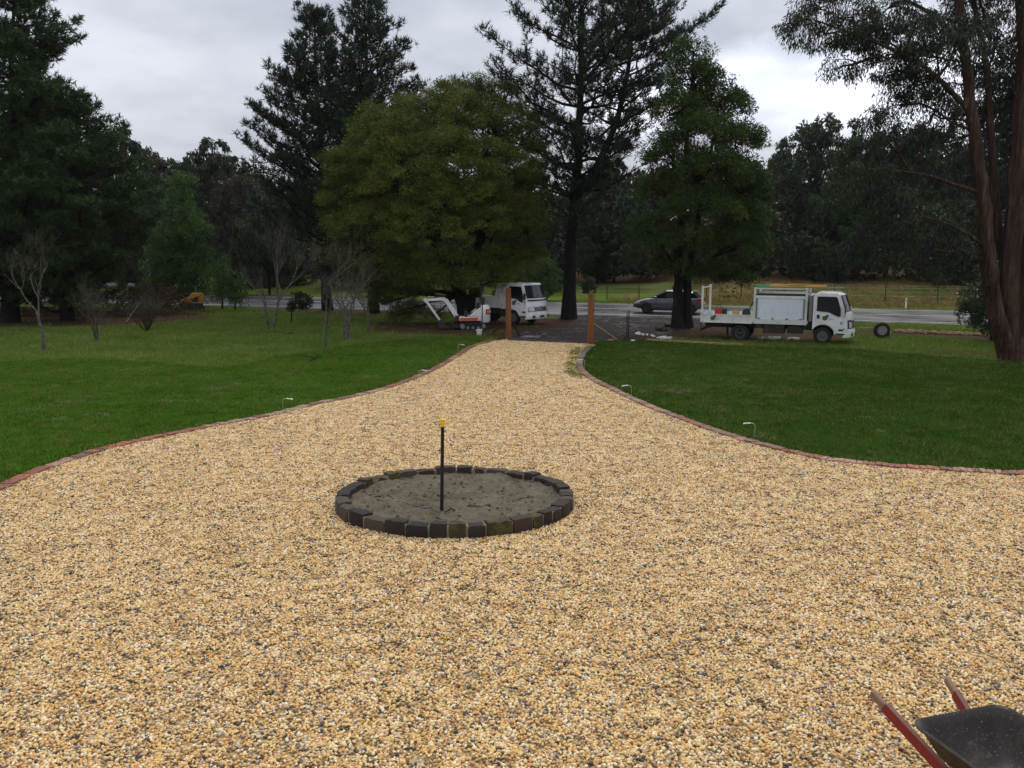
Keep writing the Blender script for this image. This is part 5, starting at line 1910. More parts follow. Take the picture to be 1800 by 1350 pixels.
def leaf_quads(rng, pos, direc, l, w, jit=0.35):
    """narrow diamond leaves"""
    n = len(pos)
    d = unit(direc + rng.normal(0, jit, (n, 3)))
    s = unit(np.cross(d, rng.normal(0, 1, (n, 3))))
    l = l * rng.uniform(.65, 1.25, (n, 1))
    w = w * rng.uniform(.7, 1.25, (n, 1))
    V = np.stack([pos, pos + d * l * .45 + s * w / 2, pos + d * l, pos + d * l * .45 - s * w / 2], 1).reshape(-1, 3)
    return V, np.arange(n * 4).reshape(n, 4)


def clump_leaves(rng, cen, rad, per, l, w, style, flat=0.75):
    """leaves through small clumps; returns V, F, tint"""
    n = len(cen)
    c = np.repeat(cen, per, 0)
    r = np.repeat(rad, per)[:, None]
    u = unit(rng.normal(0, 1, (n * per, 3)))
    q = u * rng.random((n * per, 1)) ** 0.45
    off = q * r * np.array([1, 1, flat])
    if style == 'droop':
        d = u * .45 + np.array([0, 0, -.9])
        off[:, 2] -= (rng.random(n * per) ** 2) * np.repeat(rad, per) * .6
    elif style == 'up':
        d = u * .8 + np.array([0, 0, .55])
    elif style == 'spray':
        d = u * .9 + np.array([0, 0, -.35])
    else:
        d = u + np.array([0, 0, -.1])
    V, F = leaf_quads(rng, c + off, d, l, w)
    t = np.repeat(rng.normal(.42, .17, n), per) + rng.normal(0, .16, n * per)
    return V, F, np.clip(t, 0, 1)


def needle_tufts(rng, pos, axis, l, w, n=12, spread=.75, core=.16):
    """bottle-brush tufts of narrow triangles"""
    m = len(pos)
    a = np.repeat(unit(axis), n, 0)
    p = np.repeat(pos, n, 0) + a * (rng.random((m * n, 1)) * l * .8)
    d = unit(a + rng.normal(0, spread, (m * n, 3)))
    s = unit(np.cross(d, rng.normal(0, 1, (m * n, 3))))
    L = l * rng.uniform(.55, 1.15, (m * n, 1))
    V = np.stack([p - s * w / 2, p + s * w / 2, p + d * L], 1).reshape(-1, 3)
    t = np.repeat(rng.normal(.4, .2, m), n) + rng.normal(0, .12, m * n)
    return V, np.arange(m * n * 3).reshape(-1, 3), np.clip(t, 0, 1)


class Wood:
    """tubes gathered as numpy arrays"""
    def __init__(s):
        s.m = MB()

    def limb(s, pts, r0, r1, n=6, cap=False, power=1.0):
        k = len(pts)
        rad = [r0 + (r1 - r0) * (i / (k - 1)) ** power for i in range(k)]
        s.m.tube(pts, rad, n, cap)


def bend(rng, a, b, n=5, sag=0.0, wob=0.06):
    a, b = np.asarray(a, float), np.asarray(b, float)
    L = np.linalg.norm(b - a)
    out = []
    for i in range(n):
        t = i / (n - 1)
        p = a + (b - a) * t + np.array([0, 0, sag * L * math.sin(PI * t)])
        if 0 < i < n - 1:
            p = p + rng.normal(0, wob * L * .5, 3)
        out.append(p)
    return out


def finish_tree(name, label, base, wood, V, F, tint, bark, leaf, cat='tree', group=None, crown='crown', trunk='trunk'):
    root = thing(name, label, cat, base, group=group)
    b = np.array(base)
    o = wood.m
    o.V = [(x - b[0], y - b[1], z - b[2]) for x, y, z in o.V]
    me = bpy.data.meshes.new(trunk)
    me.from_pydata(o.V, [], o.F)
    me.polygons.foreach_set('use_smooth', np.ones(len(me.polygons), bool))
    me.materials.append(MATS[bark])
    link(trunk, me, root)
    if V is not None:
        np_mesh(crown, V - b, F, MATS[leaf], root, tint)
    return root


def pine(name, label, base, stems, bark='pine_bark', leaf='pine_needles', seed=1, needle=.30, nw=.045, dens=1.0, whorl=.5, rise=.35, tuft_n=12, dead=0, spread=.75, tip_up=.7):
    """stems: list of (points of the stem, base radius, top radius, z0, [(z, reach)...])"""
    rng = np.random.default_rng(seed)
    W = Wood()
    TP, TA = [], []
    for pts, r0, r1, z0, env in stems:
        pts = np.array(pts, float)
        k = 14
        seg = np.r_[0, np.cumsum(np.linalg.norm(np.diff(pts, axis=0), axis=1))]
        ss = np.linspace(0, seg[-1], k)
        sp = np.stack([np.interp(ss, seg, pts[:, i]) for i in range(3)], 1)
        sp[1:-1] += rng.normal(0, .04, (k - 2, 3))
        flare = [1.22 if (i == 0 and r0 > .3) else 1.0 for i in range(k)]
        rad = [(r0 + (r1 - r0) * (i / (k - 1)) ** .9) * flare[i] for i in range(k)]
        W.m.tube([Vector(p) for p in sp], rad, 12, False)
        zt = sp[-1, 2]
        ez, er = np.array([e[0] for e in env]), np.array([e[1] for e in env])
        z = z0
        while z < zt - .2:
            nb = rng.integers(4, 7)
            a0 = rng.uniform(0, 2 * PI)
            for b in range(nb):
                zz = z + rng.uniform(-.15, .15)
                L = np.interp(zz, ez, er) * (rng.uniform(.7, 1.1) if rng.random() < .8 else rng.uniform(.3, 1.3))
                if L < .25:
                    continue
                o = np.array([np.interp(zz, sp[:, 2], sp[:, i]) for i in range(3)])
                rs = np.interp(zz, sp[:, 2], rad)
                az = a0 + 2 * PI * b / nb + rng.normal(0, .25)
                out = np.array([math.cos(az), math.sin(az), 0])
                r_ = rise * rng.uniform(.4, 1.5)
                bp = []
                for i in range(6):
                    t = i / 5
                    bp.append(o + out * L * t + np.array([0, 0, L * (r_ * t + .22 * t * t)]) + (rng.normal(0, .035 * L, 3) if i else 0))
                W.limb([Vector(p) for p in bp], min(rs * .5, .018 * L + .015), .012, 5)
                bp = np.array(bp)
                nbr = max(3, int(L * 3.2 * dens))
                for j in range(nbr):
                    t = .22 + .78 * (j + rng.random()) / nbr
                    q = np.array([np.interp(t, np.linspace(0, 1, 6), bp[:, i]) for i in range(3)])
                    sd = 1 if j % 2 else -1
                    side = np.array([-out[1], out[0], 0]) * sd
                    dv = unit(out * .75 + side * rng.uniform(.4, 1.0) + np.array([0, 0, rng.uniform(.05, .55)]))
                    l2 = (.22 * L * (1.15 - t) + .35) * rng.uniform(.6, 1.2)
                    e = q + dv * l2 + np.array([0, 0, .12 * l2])
                    W.limb([Vector(q), Vector(q + dv * l2 * .55), Vector(e)], .018, .007, 3)
                    nt_ = max(2, int(l2 / .24 * dens + .5))
                    for s in range(nt_):
                        f = (s + 1) / nt_
                        pp = q + (e - q) * f
                        for h_ in range(2 if f < .6 else 3):
                            TP.append(pp + rng.normal(0, .10, 3))
                            TA.append(dv * (1 - tip_up * .7) + rng.normal(0, .5, 3) * np.array([1, 1, .5]) + np.array([0, 0, tip_up]))
                for h_ in range(5):
                    TP.append(bp[-1] + rng.normal(0, .10, 3)); TA.append(out * .3 + rng.normal(0, .35, 3) + np.array([0, 0, tip_up + .2]))
            z += whorl * rng.uniform(.75, 1.25)
        for h_ in range(9 if tip_up > .6 else 0):              # extra upright leaders make the top ragged
            a = rng.uniform(0, 2 * PI)
            zl = zt - rng.uniform(.5, 5.5)
            rr = np.interp(zl, ez, er) * rng.uniform(.2, .6)
            q = np.array([np.interp(zl, sp[:, 2], sp[:, 0]) + rr * math.cos(a), np.interp(zl, sp[:, 2], sp[:, 1]) + rr * math.sin(a), zl])
            hh = rng.uniform(1.0, 2.2)
            W.limb([Vector(q - np.array([0, 0, .6])), Vector(q + np.array([0, 0, hh]))], .03, .01, 4)
            for f in np.linspace(0, 1, 7):
                for g_ in range(4):
                    TP.append(q + np.array([0, 0, hh * f]) + rng.normal(0, .09, 3)); TA.append(np.array([0, 0, .9]) + rng.normal(0, .55 * (1.1 - f), 3))
        for f in np.linspace(0, .9, 9):
            TP.append(sp[-1] - np.array([0, 0, f])); TA.append(np.array([0, 0, 1.0]) + rng.normal(0, .3, 3))
    V, F, T = needle_tufts(rng, np.array(TP), np.array(TA), needle, nw, tuft_n, spread)
    return finish_tree(name, label, base, W, V, F, T, bark, leaf)


def broadleaf(name, label, base, trunks, lobes, bark, leaf, seed=1, per=70, l=.2, w=.055, style='droop', clump=(.35, .7), k=1.0, flat=.75, fill=.42, limbs=True, cat='tree', group=None, limb_r=.06, dome=0.0):
    """trunks: [(points, r0, r1)]; lobes: [(centre, (rx,ry,rz))]; clumps fill the outer shell of each lobe"""
    rng = np.random.default_rng(seed)
    W = Wood()
    ends = []
    for pts, r0, r1 in trunks:
        pts = [np.array(p, float) for p in pts]
        kk = max(8, int(np.linalg.norm(pts[-1] - pts[0]) * 2.2))
        sg = np.r_[0, np.cumsum(np.linalg.norm(np.diff(np.array(pts), axis=0), axis=1))]
        st = np.linspace(0, sg[-1], kk)
        dp = np.stack([np.interp(st, sg, np.array(pts)[:, i]) for i in range(3)], 1)
        dp[1:-1] = (dp[:-2] + 2 * dp[1:-1] + dp[2:]) / 4 + rng.normal(0, .025 if r0 > .2 else .01, (kk - 2, 3))
        v0 = len(W.m.V)
        W.m.tube([Vector(p) for p in dp], [(r0 + (r1 - r0) * i / (kk - 1)) * (1 + (.45 * math.exp(-st[i] / .5) if r0 > .22 else 0)) for i in range(kk)], 18 if r0 > .2 else 9, False)
        if r0 > .2:                                            # fluted, lumpy bark
            ph = rng.uniform(0, 6.28, 4)
            ns = 18
            for j in range(v0, len(W.m.V)):
                i, k_ = divmod(j - v0, ns)
                th = 2 * PI * k_ / ns
                f_ = 1 + .07 * math.sin(3 * th + ph[0] + st[i] * .5) + .05 * math.sin(7 * th + ph[1] + st[i] * 1.1) + rng.normal(0, .02)
                q_ = np.array(W.m.V[j])
                W.m.V[j] = tuple(dp[i] + (q_ - dp[i]) * f_)
        ends += [(p, r0 + (r1 - r0) * i / (len(pts) - 1)) for i, p in enumerate(pts)][1:]
    CE, CR = [], []
    for c, (rx, ry, rz) in lobes:
        c = np.array(c, float)
        rr = np.array([rx, ry, rz])
        vol = rx * ry * rz
        n = max(5, int(k * 10 * vol ** (2 / 3)))
        u = unit(rng.normal(0, 1, (n, 3)))
        rad = rng.uniform(fill, 1.0, (n, 1)) ** .6
        if dome:
            fl = rng.random(n) < dome
            u[fl, 2] = np.abs(u[fl, 2]) * .9 - .12
        q = c + u * rad * rr
        cr = rng.uniform(*clump, n)
        CE.append(q); CR.append(cr)
        if limbs:
            p0, r0 = min(ends, key=lambda e: np.linalg.norm(e[0] - c) + max(0, e[0][2] - c[2]) * 1.5)
            mid = bend(rng, p0, c, 5, .05, .08)
            W.limb([Vector(p) for p in mid], min(r0 * .6, limb_r + .012 * np.linalg.norm(c - p0)), .035, 6)
            for i in rng.permutation(n)[: max(4, n // 3)]:
                st = mid[rng.integers(2, 5)]
                W.limb([Vector(p) for p in bend(rng, st, q[i], 4, .06, .1)], .03, .008, 4)
    CE, CR = np.concatenate(CE), np.concatenate(CR)
    V, F, T = clump_leaves(rng, CE, CR, per, l, w, style, flat)
    return finish_tree(name, label, base, W, V, F, T, bark, leaf, cat, group)


def lobe_px(u, v, ru, rv, D, dd=0.0, depth=None):
    """a crown lobe seen at pixel (u,v) at distance D + dd"""
    d = D + dd
    c = at(u, v, d)
    s = d / FPX
    rx, rz = ru * s, rv * s
    return (tuple(c), (rx, depth if depth else (rx + rz) / 2, rz))


# ---- far left pines
b1 = P(18, 566)
Dl = b1.y
sx = lambda u, v, D: tuple(at(u, v, D))
pine('pine_tree', 'tall dense dark pine filling the upper left corner', b1, [([tuple(b1), sx(22, 330, Dl), sx(20, 100, Dl), sx(24, -18, Dl)], .45, .05, 1.2,
     [(0, 4.5), (2, 4.8), (5, 5.2), (7.5, 5.0), (9, 3.7), (11, 3.3), (13.5, 3.0), (15.5, 2.4), (17, 1.5), (18, .8)])], leaf='soft_needles', seed=4, needle=.34, nw=.05, dens=1.1, whorl=.45, rise=.12, tuft_n=13, spread=.9, tip_up=.45)
b2 = P(118, 563)
pine('pine_tree', 'broad drooping dark pine in front of the tall left corner pine', b2, [([tuple(b2), sx(120, 400, b2.y), sx(118, 240, b2.y), sx(112, 170, b2.y)], .35, .05, .7,
     [(0, 3.0), (2, 3.4), (4, 4.6), (6, 4.8), (7.5, 4.2), (9, 3.0), (10.5, 2.2), (12, 1.0)])], leaf='soft_needles', seed=5, needle=.34, nw=.05, dens=1.1, whorl=.45, rise=.08, tuft_n=13, spread=.9, tip_up=.4)

# ---- two tall pines left of centre
b3 = P(576, 546)
D3 = b3.y
pine('pine_tree', 'tall dark pine with candle tips behind the bare orchard trees, the left of a pair', b3, [([tuple(b3), sx(572, 400, D3), sx(560, 200, D3), sx(550, 16, D3)], .34, .04, 4.2,
     [(3, 4.0), (6, 5.2), (8.5, 5.0), (11, 4.3), (13, 3.0), (15, 2.0), (17, 1.0), (19, .4)])], seed=8, needle=.36, nw=.05, whorl=.62, rise=.34, tuft_n=11, dens=.85)
b4 = P(657, 551)
D4 = b4.y
pine('pine_tree', 'tall dark pine with candle tips rising above the olive wattle, the right of a pair', b4, [([tuple(b4), sx(655, 400, D4), sx(648, 200, D4), sx(640, -10, D4)], .34, .04, 4.0,
     [(3, 4.0), (6, 4.2), (9, 4.0), (12, 3.3), (14, 2.4), (16, 1.7), (18, .9), (20, .3)])], seed=9, needle=.36, nw=.05, whorl=.62, rise=.36, tuft_n=11, dens=.85)

# ---- big forked pine in the middle
b5 = P(1000, 561)
D5 = b5.y
pine('pine_tree', 'huge forked dark pine with a bare lower trunk right of the tipper truck', b5,
     [([tuple(b5), sx(1002, 450, D5), sx(1012, 330, D5), sx(1022, 150, D5), sx(1022, -60, D5)], .41, .06, 4.6, [(4, 2.0), (6, 3.0), (8, 5.4), (10, 6.8), (12.5, 6.6), (15, 4.6), (17, 3.0), (19, 1.2)]),
      ([sx(1010, 352, D5), sx(1050, 290, D5), sx(1092, 200, D5), sx(1108, 90, D5), sx(1112, -40, D5)], .24, .05, 7.0, [(6, 1.6), (8, 2.4), (11, 3.4), (14, 3.4), (16, 2.6), (18, 1.2)])],
     seed=12, needle=.36, nw=.045, whorl=.92, rise=.33, tuft_n=11, dens=.75)

# ---- olive wattle
bw = P(822, 566)
DW = bw.y
LW = [(700, 235, 85, 65, -1), (790, 205, 90, 60, 0), (870, 215, 80, 65, 1), (640, 290, 65, 70, -1), (610, 345, 52, 70, 0), (720, 320, 85, 75, -3), (810, 310, 80, 70, -2.5), (905, 300, 60, 60, 0), (925, 245, 45, 50, 1.5),
      (650, 400, 75, 65, -1.5), (745, 405, 85, 60, -3.5), (840, 395, 75, 60, -2.5), (915, 380, 55, 65, -.5), (625, 445, 50, 45, 0), (700, 460, 65, 45, -2), (800, 455, 70, 38, -2), (885, 450, 60, 40, 0), (925, 440, 40, 45, 1),
      (800, 158, 50, 30, 1.5), (880, 160, 55, 32, 2), (660, 215, 50, 40, 1), (745, 182, 55, 32, 0), (930, 330, 45, 60, 1), (760, 250, 70, 50, 3), (700, 360, 70, 60, 3), (840, 350, 70, 60, 3.5), (690, 505, 38, 32, -.5), (585, 270, 20, 18, 0), (575, 380, 18, 22, 0), (655, 180, 22, 14, 0), (715, 165, 24, 14, 1), (845, 138, 26, 14, 1.5), (905, 145, 24, 16, 2), (955, 255, 20, 22, 1), (735, 500, 34, 36, 0), (672, 525, 22, 22, .5), (716, 535, 26, 24, 0), (760, 545, 18, 20, 0), (790, 485, 60, 26, -3), (850, 480, 50, 24, -2.5), (740, 480, 50, 30, -3), (900, 470, 40, 24, -1), (650, 470, 40, 34, -1), (640, 505, 26, 24, -.5), (700, 545, 26, 18, -.5), (610, 400, 44, 44, -.5), (935, 400, 32, 44, 0), (690, 270, 70, 50, -2.5), (780, 250, 70, 45, -2.5), (860, 270, 60, 45, -2), (760, 360, 70, 50, -3.5), (850, 340, 60, 50, -3), (680, 380, 60, 50, -3)]
broadleaf('wattle_tree', 'large rounded olive green wattle over the excavator and tipper truck', bw,
          [([tuple(bw), sx(812, 520, DW), sx(790, 475, DW), sx(768, 430, DW), sx(745, 360, DW)], .42, .14), ([tuple(bw), sx(836, 510, DW), sx(842, 450, DW), sx(850, 370, DW), sx(845, 280, DW)], .40, .14),
           ([sx(812, 520, DW), sx(785, 490, DW + 1), sx(720, 440, DW + 1)], .16, .07)],
          [lobe_px(u - max(0, u - 800) * .06, v + 9, a, b, DW, d) for u, v, a, b, d in LW], 'wattle_bark', 'wattle_leaf', 21, per=125, l=.15, w=.04, style='spray', clump=(.22, .60), k=2.5, fill=.6, flat=.55, dome=.85)

# ---- dark green twin trunk tree behind the car
bb = P(1192, 577)
DB = bb.y
LB = [(1218, 95, 34, 32, 0), (1215, 140, 48, 42, 0), (1250, 175, 50, 50, .5), (1190, 200, 48, 55, -.5), (1290, 190, 32, 40, 0), (1235, 235, 70, 50, -1.5), (1300, 255, 46, 50, 0), (1180, 275, 50, 50, -1), (1245, 300, 70, 50, -2), (1310, 320, 42, 50, 0),
      (1165, 345, 50, 55, -.5), (1235, 370, 70, 50, -2), (1305, 385, 45, 45, -.5), (1140, 410, 45, 40, 0), (1200, 430, 60, 40, -1.5), (1275, 435, 60, 45, -1), (1325, 430, 30, 40, 0), (1250, 480, 45, 28, -.5), (1290, 490, 32, 28, -.5), (1325, 345, 28, 40, .5), (1215, 330, 50, 60, 2), (1280, 330, 50, 60, 2), (1170, 470, 30, 30, 0), (1230, 210, 45, 60, 2)]
broadleaf('blackwood_tree', 'dark green conical tree on twin trunks between the car and the service truck', bb,
          [([tuple(bb), sx(1192, 480, DB), sx(1198, 350, DB), sx(1215, 180, DB), sx(1220, 90, DB)], .27, .04), ([tuple(bb + Vector((.5, .25, 0))), sx(1208, 480, DB + .3), sx(1235, 350, DB + .3), sx(1260, 220, DB + .3)], .24, .05)],
          [lobe_px(u, v, a, b, DB, d) for u, v, a, b, d in LB], 'wattle_bark', 'blackwood_leaf', 22, per=90, l=.17, w=.05, style='spray', clump=(.26, .50), k=2.8, fill=.5, flat=.65, dome=.75)

# ---- red barked gum on the right
bg_ = P(1785, 632)
DG = bg_.y
LG = [(1400, 40, 40, 32, -1), (1440, 15, 45, 35, 0), (1500, 30, 48, 36, -1), (1560, 15, 48, 40, 0), (1610, 50, 50, 40, -1), (1545, 75, 48, 34, .5), (1480, 70, 40, 24, 0), (1490, 115, 40, 24, 0), (1590, 105, 48, 34, 0), (1650, 90, 45, 40, -1.5),
      (1560, 135, 34, 22, 0), (1630, 145, 44, 34, 0), (1700, 70, 55, 50, -1.5), (1760, 60, 50, 50, 1), (1740, 120, 48, 44, 1), (1580, 185, 40, 30, 1), (1640, 200, 50, 40, 1), (1700, 210, 30, 40, 2), (1770, 170, 40, 50, 2),
      (1560, 240, 55, 38, 0), (1620, 265, 55, 40, 0), (1500, 275, 50, 40, 1), (1660, 320, 45, 35, .5), (1580, 335, 60, 38, -.5), (1510, 345, 48, 34, 0), (1600, 400, 55, 34, -.5), (1540, 410, 50, 34, 0), (1660, 400, 40, 30, 0), (1620, 445, 48, 26, 0), (1690, 440, 28, 28, -.5), (1500, 430, 34, 28, .5), (1560, 460, 30, 20, 0),
      (1600, -40, 80, 40, 0), (1700, -50, 80, 50, 0), (1480, -30, 60, 35, 0), (1790, -30, 60, 60, 0), (1850, 60, 60, 70, 1), (1860, 200, 50, 70, 1), (1670, 30, 50, 40, 1.5), (1730, 30, 50, 45, 2), (1780, 110, 45, 50, 2), (1690, 150, 45, 45, 2), (1750, 190, 45, 45, 2.5), (1520, 50, 50, 30, 1), (1570, 60, 50, 36, 1.5), (1450, 60, 40, 28, .5), (1630, 100, 45, 34, 1.5), (1540, 200, 30, 20, 0), (1600, 150, 40, 26, 1.5), (1790, 260, 40, 60, 2), (1700, 290, 40, 50, 2.5), (1640, 250, 50, 40, 2), (1560, 290, 50, 40, 2), (1480, 330, 45, 40, 2), (1640, 480, 26, 20, 0), (1530, 300, 44, 30, -1)]
gum_tr = [([tuple(bg_), sx(1778, 560, DG), sx(1775, 470, DG), sx(1785, 380, DG), sx(1790, 260, DG), sx(1800, 120, DG), sx(1790, -40, DG)], .42, .13),
          ([tuple(bg_ + Vector((-.22, -.15, 0))), sx(1752, 560, DG - .3), sx(1738, 460, DG - .4), sx(1728, 350, DG - .4), sx(1712, 230, DG - .5), sx(1700, 130, DG - .6), sx(1688, 20, DG - .6), sx(1680, -60, DG - .6)], .31, .12),
          ([tuple(bg_ + Vector((.0, .3, 0))), sx(1770, 500, DG + .4), sx(1752, 380, DG + .5), sx(1742, 240, DG + .6), sx(1735, 120, DG + .6), sx(1710, 0, DG + .6)], .20, .08),
          ([tuple(bg_ + Vector((.25, -.1, 0))), sx(1802, 560, DG - .2), sx(1808, 420, DG - .2), sx(1830, 200, DG), sx(1850, 40, DG)], .26, .10),
          ([sx(1708, 200, DG - .5), sx(1650, 135, DG - .8), sx(1590, 95, DG - .8), sx(1500, 60, DG - .8), sx(1430, 35, DG - .8)], .10, .025),
          ([sx(1726, 340, DG - .4), sx(1670, 320, DG - .6), sx(1600, 300, DG - .8), sx(1530, 300, DG - .8)], .08, .02),
          ([sx(1738, 440, DG - .4), sx(1690, 400, DG - .6), sx(1620, 378, DG - .8), sx(1560, 385, DG - .8)], .07, .02),
          ([sx(1695, 90, DG - .6), sx(1660, 40, DG - .6), sx(1600, 0, DG - .4), sx(1520, -20, DG)], .09, .03)]
broadleaf('gum_tree', 'red barked gum tree with several trunks and drooping grey green leaves', bg_, gum_tr, [lobe_px(u, v, a, b, DG, d) for u, v, a, b, d in LG], 'gum_bark', 'gum_leaf', 23,
          per=90, l=.17, w=.036, style='droop', clump=(.22, .46), k=2.4, fill=.25, limb_r=.02)

# ---- evergreen shrub left of the gum trunk
bs = P(1742, 600)
LS = [(1728, 520, 38, 40, 0), (1745, 560, 40, 32, 0), (1715, 550, 30, 26, -.3), (1752, 500, 30, 40, .3), (1760, 590, 30, 14, 0), (1745, 470, 22, 24, .5)]
broadleaf('evergreen_shrub', 'dense evergreen shrub against the left side of the gum trunk', bs, [([tuple(bs), sx(1742, 560, bs.y), sx(1742, 510, bs.y)], .06, .03)],
          [lobe_px(u, v, a, b, bs.y, d) for u, v, a, b, d in LS], 'wattle_bark', 'shrub_leaf', 24, per=60, l=.12, w=.06, style='up', clump=(.18, .3), k=5.0, fill=.35, cat='shrub')

# ---- green cypress-like tree and the small trees left of centre
bc = P(318, 541)
DC = bc.y
LC = [(322, 335, 22, 30, 0), (318, 380, 38, 36, 0), (335, 410, 32, 34, -.8), (300, 420, 36, 36, -.6), (318, 455, 52, 40, 0), (345, 460, 28, 38, -1), (285, 470, 34, 40, 0), (320, 500, 50, 30, 0), (350, 505, 26, 26, -.5), (290, 515, 30, 24, 0)]
broadleaf('cypress_tree', 'bright green conical tree standing behind the yellow loader', bc, [([tuple(bc), sx(318, 450, DC), sx(322, 330, DC)], .22, .04)], [lobe_px(u, v, a, b, DC, d) for u, v, a, b, d in LC],
          'wattle_bark', 'bright_leaf', 25, per=60, l=.24, w=.075, style='up', clump=(.35, .6), k=1.9, fill=.4)
for u, v, top, half, sd, lab in ((391, 545, 442, 24, 31, 'small green tree right of the yellow loader, left of two'), (413, 546, 470, 24, 32, 'small green tree right of the yellow loader, taller of two')):
    b_ = P(u, v)
    D_ = b_.y
    h = v - top
    broadleaf('young_tree', lab, b_, [([tuple(b_), sx(u, v - h * .35, D_), sx(u + 2, v - h * .7, D_)], .07, .03)],
              [lobe_px(u + a * half, v - h * f, half * s, h * .17, D_, d) for a, f, s, d in ((0, .82, .6, 0), (-.35, .62, .6, 0), (.4, .6, .6, -.3), (0, .45, .9, .2), (-.2, .32, .6, -.3), (.3, .3, .6, 0))],
              'wattle_bark', 'bright_leaf', sd, per=45, l=.17, w=.055, style='droop', clump=(.22, .4), k=2.8, group='young green trees by the road')
b_ = P(512, 569)
D_ = b_.y
broadleaf('young_tree', 'young dark fir on a thin stem among the bare orchard trees', b_, [([tuple(b_), sx(513, 545, D_), sx(530, 520, D_)], .035, .02)],
          [lobe_px(u, v, a, c, D_, 0) for u, v, a, c in ((508, 540, 9, 7), (520, 533, 12, 8), (530, 525, 14, 8), (538, 533, 12, 7), (528, 541, 10, 5), (520, 519, 9, 6))], 'wattle_bark', 'pine_needles', 33, per=40, l=.16, w=.04, style='up', clump=(.1, .2), k=12)
b_ = P(256, 556)
D_ = b_.y
broadleaf('sapling', 'pale green sapling rising behind the brown brush pile', b_, [([tuple(b_), sx(256, 520, D_), sx(253, 476, D_)], .04, .015)],
          [lobe_px(u, v, a, c, D_, 0) for u, v, a, c in ((253, 478, 6, 10), (256, 492, 10, 10), (254, 505, 12, 10), (258, 518, 10, 8))], 'twig_bark', 'bright_leaf', 34, per=26, l=.15, w=.045, style='up', clump=(.14, .24), k=6)


# ---- bare orchard trees
def bare_tree(name, label, base, h, seed, stems=1, spread=.5, r=.09, bark='lichen_bark', depth=5, fork=.25, lean=0.0, bushy=False, group='bare winter orchard trees on the left paddock'):
    rng = np.random.default_rng(seed)
    W, Tw = Wood(), Wood()
    def grow(p, d, L, rad, lev):
        n = 4
        pts = [p]
        dd = d.copy()
        for i in range(n):
            dd = unit(dd + rng.normal(0, .07 if lev == 0 else .16, 3) + np.array([0, 0, .05]))
            pts.append(pts[-1] + dd * L / n)
        tgt = W if lev <= 2 else Tw
        tgt.limb([Vector(q) for q in pts], rad, rad * .62, 7 if lev == 0 else (5 if lev < 3 else 3))
        if lev >= depth or rad < .0029:
            return
        nb = rng.integers(2, 4) + (1 if lev in (1, 2) else 0)
        for b in range(nb):
            i = rng.integers(2, n + 1) if b else n
            a = rng.uniform(0, 2 * PI)
            s = rng.uniform(.35, 1.0) * spread * 1.5
            nd = unit(dd + s * np.array([math.cos(a), math.sin(a), rng.uniform(-.15, .45)]))
            grow(pts[i], nd, L * rng.uniform(.58, .86), max(.003, rad * rng.uniform(.40, .58)), lev + 1)
    for s in range(stems):
        a = rng.uniform(0, 2 * PI)
        k = .0 if stems == 1 else spread
        d = unit(np.array([math.cos(a) * k + lean, math.sin(a) * k, 1.0]))
        o = np.array(base) + np.array([math.cos(a), math.sin(a), 0]) * (.0 if stems == 1 else rng.uniform(0, r * 2.5)) - np.array([0, 0, .05])
        grow(o, d, h * (fork if stems == 1 else fork * rng.uniform(.8, 1.3)), r * (1 if stems < 3 else .6), 0 if not bushy else 1)
    root = finish_tree(name, label, base, W, None, None, None, bark, None, 'tree' if not bushy else 'shrub', group)
    b = np.array(base)
    m = Tw.m
    m.V = [(x - b[0], y - b[1], z - b[2]) for x, y, z in m.V]
    o = m.build('twigs', 'twig_bark', root)
    o['kind'] = 'stuff'
    return root


for u, v, h, sd, st, sp, r, fk, ln, lab in (
        (78, 618, 4.6, 41, 1, .75, .075, .36, -.02, 'spreading bare tree with a mottled trunk at the far left of the paddock'),
        (172, 601, 2.6, 42, 4, .42, .06, .30, 0, 'small bare tree forking low with pale upright stems'),
        (474, 580, 5.2, 43, 2, .12, .085, .30, 0, 'tall bare tree with two thick stems left of the young fir'),
        (573, 613, 4.9, 44, 1, .62, .062, .33, -.01, 'bare tree with a lichen spotted trunk nearest the lawn'),
        (613, 598, 3.8, 45, 2, .14, .09, .28, 0, 'stout bare tree with a thick dark stump like trunk'),
        (646, 588, 3.8, 46, 1, .6, .06, .34, .08, 'slim crooked bare tree nearest the big wattle')):
    bare_tree('bare_tree', lab, P(u, v), h, sd, st, sp, r, 'lichen_bark', 6 if sd in (41, 43, 44) else 5, fk, ln)
bare_tree('bare_shrub', 'dense multi stemmed bare shrub before the brown brush pile', P(258, 583), 2.5, 47, 34, .42, .022, 'red_twig', 3, .34, 0, True, None)
for u, v, u2, v2, lab in ((545, 634, 566, 622, 'dark fallen branch lying at the lawn edge before the bare trees'), (498, 588, 520, 586, 'dark fallen branch on the paddock below the young fir')):
    p, q = P(u, v, .03), P(u2, v2, .08)
    m = MB().tube([p - p, (p.lerp(q, .4) - p) + Vector((.1, .1, .05)), q - p], [.03, .025, .008], 6).tube([p.lerp(q, .4) - p, p.lerp(q, .4) - p + Vector((-.8, .3, .1))], [.02, .006], 5)
    o = m.build('fallen_branch', 'wattle_bark', smooth=60)
    o.location = p
    tag(o, lab, 'branch', 'fallen branches on the grass')


